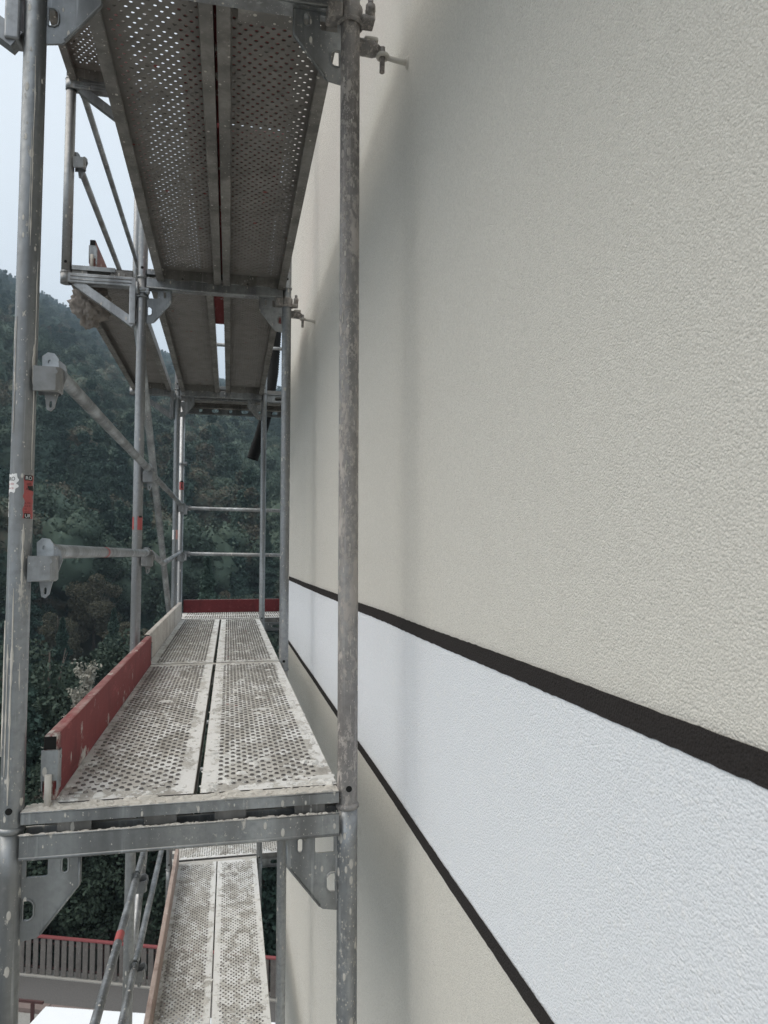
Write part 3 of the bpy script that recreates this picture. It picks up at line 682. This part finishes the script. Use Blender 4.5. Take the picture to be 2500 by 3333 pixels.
# ---- corner posts and perforated beams beyond the corner frame
def corner_post(x, y, z0, z1, label, boxes, group=None):
    t = thing('corner_post', label, 'post', (x, y, z0), (0, 0, 0), group); mb = MB(); mb.tube([(0, 0, 0), (0, 0, z1-z0)], PR, 20)
    for z in np.arange(math.ceil(z0/2)*2, z1, 2.0): mb.torus((0, 0, float(z)-z0), PR+0.001, 0.004)
    link('tube', mb, 'gal_clean', t)
    for z in boxes:
        m2 = MB(); m2.bbox(-0.005, 0.06, -0.055, -0.02, z-z0-0.062, z-z0-0.006, 0.003); link('wedge_box', m2, 'gal_clean', t)
    return t
cp = corner_post(-0.366, 5.33, -10.14, 4.6, 'corner post with a red sticker beside the far frame', (1.03, 0.60, -0.97, -1.40))
corner_post(1.74, 5.33, -10.14, 4.6, 'post far round the building corner, outer', (), 'posts round the corner')
corner_post(1.74, 4.66, -10.14, 4.6, 'post far round the building corner, inner', (), 'posts round the corner')
t = thing('tube_coupler', 'tube coupler clamping the corner post to the far frame', 'coupler', (-0.366, 5.33, 1.45))
mb = MB(); mb.torus((0, 0, 0), PR+0.006, 0.009, 'z'); mb.tube([(0.04, 0, -0.02), (0.04, 0, 0.02)], 0.009, 8); link('clamp', mb, 'galv', t)
def perf_beam(x0, x1, y, z, h, label):
    t = thing('perforated_beam', label, 'beam', (x0, y, z)); L = x1-x0; holes = []; u = 0.14; k = 0
    while u < L-0.1:
        holes.append(stadium(u, h*0.5, 0.066 if k % 2 else 0.034, 0.032, 6)); u += 0.145 if k % 2 else 0.135; k += 1
    mb = MB(); mb.plate([(0, 0), (L, 0), (L, h), (0, h)], holes, 0.004, lambda a, b, c: (a, c-0.002, b)); link('web', mb, 'galv', t)
    mb = MB(); mb.box(0, L, -0.022, 0.022, -0.004, -0.0005); link('flange', mb, 'galv', t); mb = MB(); mb.box(0, L, -0.022, 0.022, h+0.0005, h+0.004); link('flange', mb, 'galv', t)
    return t
for z, nm in ((2, 'overhead at the corner'), (0, 'at the walkway end'), (-2, 'at the lower walkway end')):
    perf_beam(-0.34, 1.72, 4.695, z-0.060, 0.062, 'perforated beam with round and oval holes %s, nearer the frame' % nm)
    perf_beam(-0.34, 1.72, 5.365, z-0.060, 0.062, 'perforated beam with round and oval holes %s, outer side' % nm)

# ---- wall ties
def wall_tie(y, z, label):
    t = thing('wall_tie', label, 'wall tie', (HW, y, z))
    mb = MB(); mb.tube([(0, 0, -0.024), (0, 0, -0.020), (0, 0, 0.020), (0, 0, 0.024)], [PR+0.003, PR+0.0075, PR+0.0075, PR+0.003], 24)
    mb.bbox(0.024, 0.058, -0.036, 0.008, -0.024, -0.010, 0.004); mb.bbox(-0.062, -0.022, -0.03, 0.018, -0.022, 0.018, 0.006); mb.torus((0, 0, -0.020), PR+0.005, 0.006)
    cl = link('coupler', mb, 'post_crust', t)
    mb = MB(); mb.tube([(0.046, -0.026, -0.012), (0.046, -0.026, 0.004), (0.047, -0.027, 0.0041), (0.047, -0.027, 0.018)], [0.0125, 0.0125, 0.0125, 0.0125], 8); mb.tube([(0.047, -0.027, 0.018), (0.047, -0.027, 0.036)], 0.007, 10); link('bolt', mb, 'post_crust', cl)
    mb = MB(); mb.tube([(-0.05, 0.034, -0.048), (0.045, 0.034, -0.048), (0.066, 0.034, -0.050), (0.080, 0.030, -0.056)], [0.0205, 0.0205, 0.020, 0.013], 16); link('tie_tube', mb, 'post_crust', t)
    mb = MB(); mb.torus((0.088, 0.022, -0.074), 0.0125, 0.0055, 'z', 18, 8); mb.tube([(0.100, 0.022, -0.076), (0.128, 0.022, -0.079), (WX-HW+0.004, 0.022, -0.081)], [0.006, 0.0075, 0.009], 10); mb.tube([(WX-HW-0.005, 0.022, -0.081), (WX-HW+0.001, 0.022, -0.081)], [0.011, 0.016], 14); link('ring_bolt', mb, 'rubble', t)
    mb = MB(); mb.tube([(0.088, 0.022, -0.050), (0.086, 0.020, -0.118)], 0.0068, 12); link('pin', mb, 'post_crust', t)
    mb = MB(); mb.bbox(0.040, 0.078, 0.02, 0.048, -0.036, -0.022, 0.006); link('plaster_crust', mb, 'rubble', t)
    return t
wall_tie(Y0, 1.945, 'plaster-crusted wall tie with ring bolt at the open walkway end')
wall_tie(Y1, 1.925, 'plaster-crusted wall tie with ring bolt at the second frame')

# ---- crumpled cloth, black pipe
bm = bmesh.new(); bmesh.ops.create_icosphere(bm, subdivisions=5, radius=1)
for v in bm.verts:
    p = v.co.copy(); f = 1 + 0.30*noise.noise(p*1.6 + Vector((5, 0, 0))) + 0.34*abs(noise.noise(Vector((p.x*3.0, p.y*3.0, p.z*4.5)))) - 0.30*abs(noise.noise(Vector((p.x*2.2+p.z*3, p.y*5, p.z*2+9)))) + 0.04*noise.noise(p*9)
    k = 1.0 + 0.35*p.z
    v.co = Vector((p.x*0.088*f*k, p.y*0.10*f*k, p.z*0.105*f))
mb = MB(); mb.bm(bm, True); o = link('crumpled_cloth', mb, 'rag', loc=(-0.650, 2.30, 1.905)); tag(o, 'crumpled plaster-soaked cloth hanging under the outer bracket', 'cloth')
pp = [Vector((0.56, 5.46, 4.3)), Vector((0.54, 5.46, 3.4)), Vector((0.515, 5.46, 2.9)), Vector((0.485, 5.46, 2.4)), Vector((0.435, 5.46, 2.02)), Vector((0.37, 5.46, 1.76)), Vector((0.295, 5.46, 1.53))]
cv = []; rs = []
for i in range(len(pp)-1):
    for k in range(40):
        cv.append(pp[i].lerp(pp[i+1], k/40)); rs.append(0.055 + (0.003 if k % 2 else -0.002))
cv.append(pp[-1]); rs.append(0.058)
mb = MB(); mb.tube(cv, rs, 16, False); m2 = MB(); m2.tube([pp[-1]+Vector((0.006, 0, 0.02)), pp[-1]+Vector((0.0055, 0, 0.019))], 0.053, 16)
mb.add(m2.v, m2.f); o = link('corrugated_pipe', mb, 'hose'); tag(o, 'black corrugated pipe hanging down behind the corner beams', 'pipe')

# ---- stickers on the standards
def curved(r, a0, a1, z0, z1, jag=0.0, n=8, mz=10, seed=0):
    rr = random.Random(seed); vs = []; mb = MB()
    for j in range(mz+1):
        z = z0+(z1-z0)*j/mz; ja, jb = rr.uniform(-jag, jag), rr.uniform(-jag, jag)
        for i in range(n+1):
            a = (a0+ja)+(a1+jb-a0-ja)*i/n; vs.append((r*math.sin(a), -r*math.cos(a), z + (rr.uniform(-jag, jag)*0.01 if j in (0, mz) else 0)))
    mb.add(vs, [(j*(n+1)+i, j*(n+1)+i+1, (j+1)*(n+1)+i+1, (j+1)*(n+1)+i) for j in range(mz) for i in range(n)], True); return mb
D = math.radians
def text_on(txt, size, r, a0, z, parent, loc, mat):
    cu = bpy.data.curves.new('lettering', 'FONT'); cu.body = txt; cu.size = size
    ob = bpy.data.objects.new('lettering_source', cu); COL.objects.link(ob); me = bpy.data.meshes.new_from_object(ob)
    COL.objects.unlink(ob); bpy.data.objects.remove(ob)
    for v in me.vertices:
        a = a0 + v.co.x/r; v.co = (r*math.sin(a), -r*math.cos(a), z+v.co.y)
    me.materials.clear(); me.materials.append(M[mat]); o = bpy.data.objects.new('lettering', me); COL.objects.link(o); o.parent = parent; o.location = loc; return o
P0 = (-HW, 0, 0)
s = link('sticker', curved(PR+0.0006, D(26), D(82), 0.672, 0.767, 0.10, seed=1), 'st_red', f0, P0, label='torn red sticker with black print')
link('print', curved(PR+0.0010, D(26), D(70), 0.755, 0.767, 0.03, 8, 3, seed=2), 'st_black', s); text_on('RO', 0.011, PR+0.0014, D(30), 0.757, s, (0, 0, 0), 'st_white')
text_on('st\u00ae', 0.008, PR+0.0013, D(36), 0.745, s, (0, 0, 0), 'st_black'); text_on('at', 0.008, PR+0.0013, D(34), 0.735, s, (0, 0, 0), 'st_black')
link('print', curved(PR+0.0010, D(46), D(80), 0.733, 0.744, 0.10, 6, 3, seed=5), 'st_black', s)
for k, tx in enumerate(('o. KG', 'e in G', 'er', 'ert.2')): text_on(tx, 0.0055, PR+0.0013, D(30), 0.704 - k*0.0065, s, (0, 0, 0), 'st_black')
link('print', curved(PR+0.0010, D(30), D(62), 0.672, 0.683, 0.05, 8, 3, seed=3), 'st_black', s); text_on('UR', 0.0105, PR+0.0014, D(32), 0.674, s, (0, 0, 0), 'st_white')
s = link('sticker', curved(PR+0.0006, D(-75), D(-8), 0.728, 0.768, 0.22, seed=4), 'st_white', f0, P0, label='torn white sticker remnant'); text_on('IRO', 0.012, PR+0.0012, D(-62), 0.754, s, (0, 0, 0), 'st_black')
text_on('ner Blit', 0.0062, PR+0.0012, D(-64), 0.745, s, (0, 0, 0), 'st_red'); text_on('mer Sp', 0.0062, PR+0.0012, D(-64), 0.736, s, (0, 0, 0), 'st_red')
link('sticker', curved(PR+0.0006, D(-80), D(-62), 0.675, 0.726, 0.14, seed=6), 'st_white', f0, P0)
P1 = (-HW, 0, 0)
s = link('sticker', curved(PR+0.0007, D(6), D(76), 0.715, 0.782, 0.02, seed=7), 'st_red', f1, P1); link('print', curved(PR+0.0011, D(22), D(60), 0.776, 0.786, 0.03, 6, 3, seed=8), 'st_black', s)
for k in range(4): text_on(('Sys', 'tem', 'reg', 'ist')[k][:2+k % 2], 0.010, PR+0.0012, D(20), 0.766-k*0.013, s, (0, 0, 0), 'st_black') if False else None
link('sticker', curved(PR+0.0007, D(-70), D(-36), 0.717, 0.780, 0.04, seed=9), 'st_red', f1, P1)
s = link('sticker', curved(PR+0.0008, D(-45), D(65), 1.20, 1.275, 0.04, seed=10), 'st_red', cp, (0, 0, 10.14)); link('print', curved(PR+0.0012, D(-20), D(45), 1.27, 1.285, 0.04, 6, 3, seed=11), 'st_black', s); link('print', curved(PR+0.0012, D(-5), D(30), 1.215, 1.26, 0.12, 6, 6, seed=12), 'rail_dk', s)
link('sticker', curved(PR+0.0007, D(-60), D(-18), 0.72, 0.80, 0.04, seed=13), 'st_white', f2, P1); link('sticker', curved(PR+0.0007, D(18), D(66), 0.72, 0.80, 0.04, seed=14), 'st_pink', f2, P1)

def crust(x0, x1, y0, y1, z, n, seed, rmax=0.011):
    rr = random.Random(seed); mb = MB()
    for k in range(n):
        cx, cy = rr.uniform(x0, x1), rr.uniform(y0, y1); r = rr.uniform(0.0015, 0.004) if rr.random() < 0.75 else rr.uniform(0.005, rmax); h = r*rr.uniform(0.25, 0.6); m = 8; el = rr.uniform(1.0, 2.2)
        vs = [(cx, cy, z+h)]; rad = [r*rr.uniform(0.4, 1.3) for q in range(m)]
        for q in range(m): a = 2*PI*q/m; vs.append((cx+rad[q]*0.6*math.cos(a)*el, cy+rad[q]*0.6*math.sin(a), z+h*rr.uniform(0.5, 0.9)))
        for q in range(m): a = 2*PI*q/m; vs.append((cx+rad[q]*math.cos(a)*el, min(y1, max(y0, cy+rad[q]*math.sin(a))), z-0.0008))
        mb.add(vs, [(0, 1+q, 1+(q+1) % m) for q in range(m)] + [(1+q, 1+m+q, 1+m+(q+1) % m, 1+(q+1) % m) for q in range(m)])
    return mb
link('plaster_crust', crust(-0.335, 0.335, -0.023, 0.024, 0.0428, 420, 31), 'rubble', f0, kind='stuff')
link('plaster_crust', crust(-0.335, 0.335, -0.030, -0.022, -0.0035, 160, 32, 0.007), 'rubble', f0, kind='stuff')
rr = random.Random(5); mb = MB()
def drip(mb, a, z1, z0, wd, seed):
    q = random.Random(seed); n = 26; vs = []
    for j in range(n+1):
        z = z0+(z1-z0)*j/n; aa = a + 0.06*noise.noise(Vector((z*9, seed, 0))); ww = wd*(0.35+0.65*abs(noise.noise(Vector((z*23, seed, 3))))*2)*(0.3+0.7*min(1, j/3, (n-j)/3)); r = PR+0.0004
        for k, (da, dr) in enumerate(((-ww, 0), (-ww*0.4, 0.0012), (ww*0.4, 0.0012), (ww, 0))): vs.append(((r+dr)*math.sin(aa+da), -(r+dr)*math.cos(aa+da), z))
    mb.add(vs, [(j*4+k, j*4+k+1, (j+1)*4+k+1, (j+1)*4+k) for j in range(n) for k in range(3)], True)
for (a, z1, z0, wd) in ((62, 1.25, 0.78, 0.09), (20, 1.72, 1.28, 0.07), (-8, 0.52, 0.06, 0.14), (-30, 0.40, 0.12, 0.12), (55, 1.06, 0.97, 0.22), (28, 0.66, 0.52, 0.13), (-62, 0.45, 0.16, 0.30), (30, 0.36, 0.30, 0.06), (12, 1.55, 1.30, 0.05), (-40, 1.12, 0.86, 0.05)):
    drip(mb, D(a), z1, z0, wd, rr.randint(1, 99))
link('plaster_drips', mb, 'rubble', f0, P0, label='dried cream plaster drips')
mb = MB()
for k in range(70): z = rr.uniform(0.08, 1.8); drip(mb, rr.uniform(-1.3, 1.1), z+rr.uniform(0.004, 0.022), z, rr.uniform(0.03, 0.12), k)
link('plaster_drips', mb, 'rubble', f0, (HW, 0, 0))
# ------------------------------------------------------------------ trees
def quads_mesh(name, c, nrm_jit, size, rng, droop=0.0, aspect=1.0):
    n = len(c); d = rng.normal(size=(n, 3)); d[:, 2] -= droop; d /= np.linalg.norm(d, axis=1)[:, None]
    e = rng.normal(size=(n, 3)); e -= d*(np.sum(d*e, 1))[:, None]; e /= np.linalg.norm(e, axis=1)[:, None]
    sz = size*rng.uniform(0.6, 1.4, n)[:, None] if np.isscalar(size) else size[:, None]
    v = np.stack([c-d*sz*aspect-e*sz*0.35, c-d*sz*0.1+e*sz*0.6, c+d*sz*aspect+e*sz*0.15, c+d*sz*0.2-e*sz*0.6], 1).reshape(-1, 3)
    me = bpy.data.meshes.new(name); me.vertices.add(4*n); me.vertices.foreach_set('co', v.astype(np.float32).ravel())
    me.loops.add(4*n); me.loops.foreach_set('vertex_index', np.arange(4*n, dtype=np.int32))
    me.polygons.add(n); me.polygons.foreach_set('loop_start', np.arange(0, 4*n, 4, dtype=np.int32)); me.update(calc_edges=True); return me
def conifer_pts(H, R_, n, rng):
    h = rng.uniform(0.06, 1, n)**0.9; tier = np.floor(h*14)/14; rr = R_*(1-h)**0.85*(0.75+0.25*np.sin(h*90))
    a = rng.uniform(0, 2*PI, n); a = np.round(a*7/(2*PI))*2*PI/7 + rng.normal(0, 0.28, n) + tier*5
    q = rng.uniform(0.25, 1, n)**0.6; r = rr*q
    return np.stack([r*np.cos(a), r*np.sin(a), H*(h) - 0.25*r], 1)
def broad_pts(H, R_, n, rng, nc=22):
    cs = rng.normal(size=(nc, 3)); cs /= np.linalg.norm(cs, axis=1)[:, None]; cs *= rng.uniform(0.35, 1, (nc, 1))
    cs = cs*np.array([R_*0.8, R_*0.8, H*0.36]) + np.array([0, 0, H*0.58])
    k = rng.integers(0, nc, n); rad = R_*0.34*rng.uniform(0.6, 1.2, nc); o = rng.normal(size=(n, 3)); o /= np.linalg.norm(o, axis=1)[:, None]
    return cs[k] + o*(rad[k]*rng.uniform(0.35, 1, n)**0.5)[:, None]*np.array([1, 1, 0.8])
def trunk_mesh(H, r, limbs, rng):
    mb = MB(); mb.tube([(0, 0, -0.5), (0.02*H*rng.normal()*0.3, 0.02*H*rng.normal()*0.3, H*0.45), (0.02*H*rng.normal()*0.5, 0, H*0.9)], [r, r*0.65, r*0.12], 8)
    for k in range(limbs):
        z = H*rng.uniform(0.25, 0.7); a = rng.uniform(0, 2*PI); L = H*rng.uniform(0.15, 0.3)
        mb.tube([(0, 0, z), (L*0.5*math.cos(a), L*0.5*math.sin(a), z+L*0.35), (L*math.cos(a), L*math.sin(a), z+L*0.8)], [r*0.35, r*0.2, r*0.05], 6)
    return mb.mesh('trunk')
# far forest: one mass on the mountainside, instanced from a few trees
src = []
for k in range(3): src.append(('c', 12+k*2, 2.6+0.3*k)); 
for k in range(3): src.append(('b', 9+k*1.5, 3.0+0.4*k))
srcs = []
def lumpy(kd, H, R_, rng):
    v_all = []; f_all = []
    def lump(c, r, sq, seed):
        bm = bmesh.new(); bmesh.ops.create_icosphere(bm, subdivisions=3, radius=1); off = Vector((seed*3.7, seed*1.3, 0)); o = len(v_all)
        bm.verts.index_update()
        for q in bm.verts:
            k = 1 + 0.34*noise.noise(q.co*2.3+off) + 0.26*noise.noise(q.co*5.5+off) + 0.10*noise.noise(q.co*12+off)
            v_all.append((c[0]+q.co.x*r*k, c[1]+q.co.y*r*k, c[2]+q.co.z*r*k*sq))
        f_all.extend([tuple(o+x.index for x in f.verts) for f in bm.faces]); bm.free()
    if kd == 'b':
        lump((0, 0, H*0.58), R_*0.72, 1.15, int(rng.integers(99)))
        for k in range(9):
            a = rng.uniform(0, 2*PI); e = rng.uniform(-0.35, 0.95); r = R_*0.62
            lump((r*math.cos(a)*math.sqrt(1-e*e*0.8), r*math.sin(a)*math.sqrt(1-e*e*0.8), H*(0.58+0.30*e)), R_*rng.uniform(0.30, 0.48), 0.9, int(rng.integers(99)))
    else:
        for k in range(6):
            h = 0.14+0.15*k; lump((rng.normal(0, .1), rng.normal(0, .1), H*h), R_*(1.0-h)*1.05+0.15, 1.0, int(rng.integers(99)))
    me = bpy.data.meshes.new('far_tree_foliage'); me.from_pydata(v_all, [], f_all); me.update(); return me
for i, (kd, H, R_) in enumerate(src):
    rng = np.random.default_rng(50+i)
    a = lumpy(kd, H, R_, rng); va = np.array([v.co[:] for v in a.vertices]); fa = [tuple(p.vertices) for p in a.polygons]
    va = va*np.array([0.93, 0.93, 0.97]); pk = rng.integers(0, len(va), 9000); c = va[pk]*np.array([1.06, 1.06, 1.02]) + rng.normal(0, 0.13, (9000, 3))
    b = quads_mesh('leaf', c, 0, 0.165, rng); vb = np.array([v.co[:] for v in b.vertices]); fb = [tuple(x+len(va) for x in p.vertices) for p in b.polygons]
    me = bpy.data.meshes.new('far_tree_foliage'); me.from_pydata(np.concatenate([va, vb]).tolist(), [], fa+fb); me.polygons.foreach_set('use_smooth', [True]*len(fa)+[False]*len(fb)); me.update()
    me.materials.append(M['l_con'] if kd == 'c' else M['l_broad'])
    srcs.append(bpy.data.objects.new('far_tree_source', me))
pts = []
rp = random.Random(3)
for s_ in np.concatenate([np.arange(70, 150, 3.6), np.arange(150, SR+30, 5.2)]):
    stp = 3.6 if s_ < 150 else 5.2
    half = s_*0.9+40
    for t_ in np.arange(-half*0.75, half*1.1, stp):
        s2, t2 = s_+rp.uniform(-2.0, 2.0), t_+rp.uniform(-2.0, 2.0)
        x = -0.45*s2 + 0.89*t2; y = 0.89*s2 + 0.45*t2
        nn = x*x+y*y; az = math.degrees(math.atan2(x, y))
        if az < -34 or az > 26: continue
        if 96 < s2 < 112 and 2 < t2 < 30: continue
        pts.append((x, y, terr(x, y)-0.4))
me = bpy.data.meshes.new('forest'); me.from_pydata(pts, [], []); me.update()
att = me.attributes.new('kind_index', 'INT', 'POINT'); ids = []
for (x, y, z) in pts:
    v = noise.noise(Vector((x*0.016, y*0.016, 8))) + 0.35*rp.uniform(-1, 1)
    ids.append(rp.randint(0, 2) if v > 0.16 else rp.randint(3, 5))
att.data.foreach_set('value', ids)
fo_ = bpy.data.objects.new('forest', me); COL.objects.link(fo_); fo_['kind'] = 'stuff'; tag(fo_, 'dark hazy mixed forest covering the mountainside', 'forest')
gt = bpy.data.node_groups.new('forest_scatter', 'GeometryNodeTree')
gt.interface.new_socket('Geometry', in_out='INPUT', socket_type='NodeSocketGeometry'); gt.interface.new_socket('Geometry', in_out='OUTPUT', socket_type='NodeSocketGeometry')
gi = gt.nodes.new('NodeGroupInput'); go = gt.nodes.new('NodeGroupOutput'); jn = gt.nodes.new('GeometryNodeJoinGeometry')
na = gt.nodes.new('GeometryNodeInputNamedAttribute'); na.data_type = 'INT'; na.inputs['Name'].default_value = 'kind_index'
for i, ob in enumerate(srcs):
    oi = gt.nodes.new('GeometryNodeObjectInfo'); oi.inputs['Object'].default_value = ob; oi.inputs['As Instance'].default_value = True
    ip = gt.nodes.new('GeometryNodeInstanceOnPoints'); cmp = gt.nodes.new('FunctionNodeCompare'); cmp.data_type = 'INT'; cmp.operation = 'EQUAL'
    gt.links.new(na.outputs['Attribute'], cmp.inputs[2]); cmp.inputs[3].default_value = i
    rv = gt.nodes.new('FunctionNodeRandomValue'); rv.data_type = 'FLOAT_VECTOR'; rv.inputs[0].default_value = (0, 0, 0); rv.inputs[1].default_value = (0.06, 0.06, 6.28); rv.inputs['Seed'].default_value = 9+i
    rs_ = gt.nodes.new('FunctionNodeRandomValue'); rs_.data_type = 'FLOAT'; rs_.inputs[2].default_value = 0.65; rs_.inputs[3].default_value = 1.25; rs_.inputs['Seed'].default_value = 90+i
    gt.links.new(gi.outputs[0], ip.inputs['Points']); gt.links.new(oi.outputs['Geometry'], ip.inputs['Instance'])
    gt.links.new(cmp.outputs[0], ip.inputs['Selection']); gt.links.new(rv.outputs[0], ip.inputs['Rotation']); gt.links.new(rs_.outputs[1], ip.inputs['Scale'])
    gt.links.new(ip.outputs[0], jn.inputs[0])
gt.links.new(jn.outputs[0], go.inputs[0])
md = fo_.modifiers.new('scatter', 'NODES'); md.node_group = gt
# dry meadow on the slope
mb = MB(); n1_, n2_ = 18, 10; vs = []
for j in range(n2_):
    for i in range(n1_):
        s2 = 95+18*j/(n2_-1); t2 = 1+30*i/(n1_-1); x = -0.45*s2+0.89*t2; y = 0.89*s2+0.45*t2; vs.append((x, y, terr(x, y)+0.35))
mb.add(vs, [(j*n1_+i, j*n1_+i+1, (j+1)*n1_+i+1, (j+1)*n1_+i) for j in range(n2_-1) for i in range(n1_-1)], True); struct('meadow', mb, 'meadow')

# nearer trees, each its own thing
def make_tree(name, kd, H, R_, n, leaf, mat, seed):
    rng = np.random.default_rng(seed)
    c = conifer_pts(H, R_, n, rng) if kd == 'c' else broad_pts(H, R_, n, rng, 34)
    me = quads_mesh('crown', c, 0, leaf, rng, 0.5 if kd == 'c' else 0.0, 1.0); me.materials.append(M[mat])
    tm = trunk_mesh(H, 0.016*H+0.05, 0 if kd == 'c' else 9, rng); tm.materials.append(M['bark']); return me, tm
protos = {
 'con': [make_tree('t', 'c', 13, 3.0, 22000, 0.115, 'l_con', 200+k) for k in range(2)],
 'brd': [make_tree('t', 'b', 10, 3.4, 26000, 0.088, 'l_dark', 210+k) for k in range(3)],
 'brn': [make_tree('t', 'b', 9, 3.0, 22000, 0.085, 'l_brown', 220+k) for k in range(2)],
}
def put_tree(kind, x, y, z, sc, rz, name, label, group):
    k = rp.randrange(len(protos[kind])); cm, tm = protos[kind][k]
    t = thing(name, label, 'tree', (x, y, z), (0, 0, rz), group); t.scale = (sc, sc, sc)
    link('crown', cm, 'l_con', t); link('trunk', tm, 'bark', t)
LB = {'con': ('conifer', 'dark conifer in the wood between the railing and the mountainside', 'conifers below the mountainside'),
      'brd': ('broadleaf_tree', 'dark green leafy tree between the railing and the mountainside', 'green trees below the mountainside'),
      'brn': ('browning_tree', 'brownish leafy tree between the railing and the mountainside', 'brownish trees below the mountainside')}
k = 0
for s_, sp in ((30, 4.0), (36, 4.2), (43, 4.4), (51, 4.6), (60, 4.8), (69, 5.0)):
    half = s_*0.85+10
    for t_ in np.arange(-half*0.45, half*0.95, sp):
        s2, t2 = s_+rp.uniform(-2, 2), t_+rp.uniform(-1.5, 1.5)
        x = -0.45*s2+0.89*t2; y = 0.89*s2+0.45*t2; az = math.degrees(math.atan2(x, y))
        if az < -30 or az > 17 or y < 21.5: continue
        kind = rp.choices(('con', 'brd', 'brn'), (0.30, 0.48, 0.22))[0]; nm, lb, gp = LB[kind]
        put_tree(kind, x, y, terr(x, y), rp.uniform(0.75, 1.12), rp.uniform(0, 6.28), nm, lb, gp); k += 1
# dark trees leaning over the railing
for i, u in enumerate((-9.4, -7.4, -5.6, -4.0, -2.6, -1.2, 0.3, 1.8, 3.4, 5.2)):
    p = fp(u, 3.0+rp.uniform(-0.5, 0.7), 0); put_tree('con' if i in (2, 7) else 'brd', p[0], p[1], terr(p[0], p[1])-1.0, rp.uniform(0.62, 0.82), rp.uniform(0, 6.28), 'railing_tree', 'dense dark tree standing right behind the slatted railing', 'trees right behind the railing')
# pale leafed saplings growing from the yard edge beyond the toe board
def pale_tree(x, y, zt, H, R_, label, seed):
    rng = np.random.default_rng(seed); t = thing('pale_sapling', label, 'sapling', (x, y, zt-H)); cs = []; stm = MB()
    stm.tube([(0, 0, 0), (0.05, 0, H*0.5), (0, 0.05, H*0.97)], [0.06, 0.045, 0.01], 6)
    for k in range(46):
        h = H*rng.uniform(0.45, 0.97); a = rng.uniform(0, 2*PI); r = R_*rng.uniform(0.5, 1)*(1.25-h/H); L = rng.uniform(0.35, 0.8)
        b = np.array([0, 0, h-0.3]); tip = np.array([r*math.cos(a), r*math.sin(a), h+L*0.5])
        stm.tube([tuple(b), tuple((b+tip)/2+np.array([0, 0, -0.05])), tuple(tip)], [0.012, 0.008, 0.003], 5)
        m_ = 90; q = rng.uniform(0.35, 1.02, m_); cs.append(b*(1-q)[:, None]+tip*q[:, None]+rng.normal(0, 0.07, (m_, 3)))
    cm = quads_mesh('crown', np.concatenate(cs), 0, 0.045, rng, 0, 1.2); link('crown', cm, 'l_pale', t); link('trunk', stm, 'bark', t)
pale_tree(-4.0, 21.2, -2.6, 9.5, 1.35, 'tall pale leafed sapling beyond the middle of the red toe board', 1)
pale_tree(-4.75, 21.0, -5.0, 7.0, 1.2, 'shorter pale leafed sapling beyond the near end of the red toe board', 2)

# ------------------------------------------------------------------ haze
mb = MB(); mb.box(-1600, 1600, -360, 2400, -520, 480)
hz = bpy.data.materials.new('haze'); hz.use_nodes = True; t_ = hz.node_tree; t_.nodes.clear()
ho = t_.nodes.new('ShaderNodeOutputMaterial'); pv = t_.nodes.new('ShaderNodeVolumePrincipled')
pv.inputs['Color'].default_value = (0.66, 0.84, 1.0, 1); pv.inputs['Density'].default_value = 0.0005; pv.inputs['Anisotropy'].default_value = 0.0
t_.links.new(pv.outputs[0], ho.inputs['Volume'])
link('haze', mb, hz, kind='stuff')
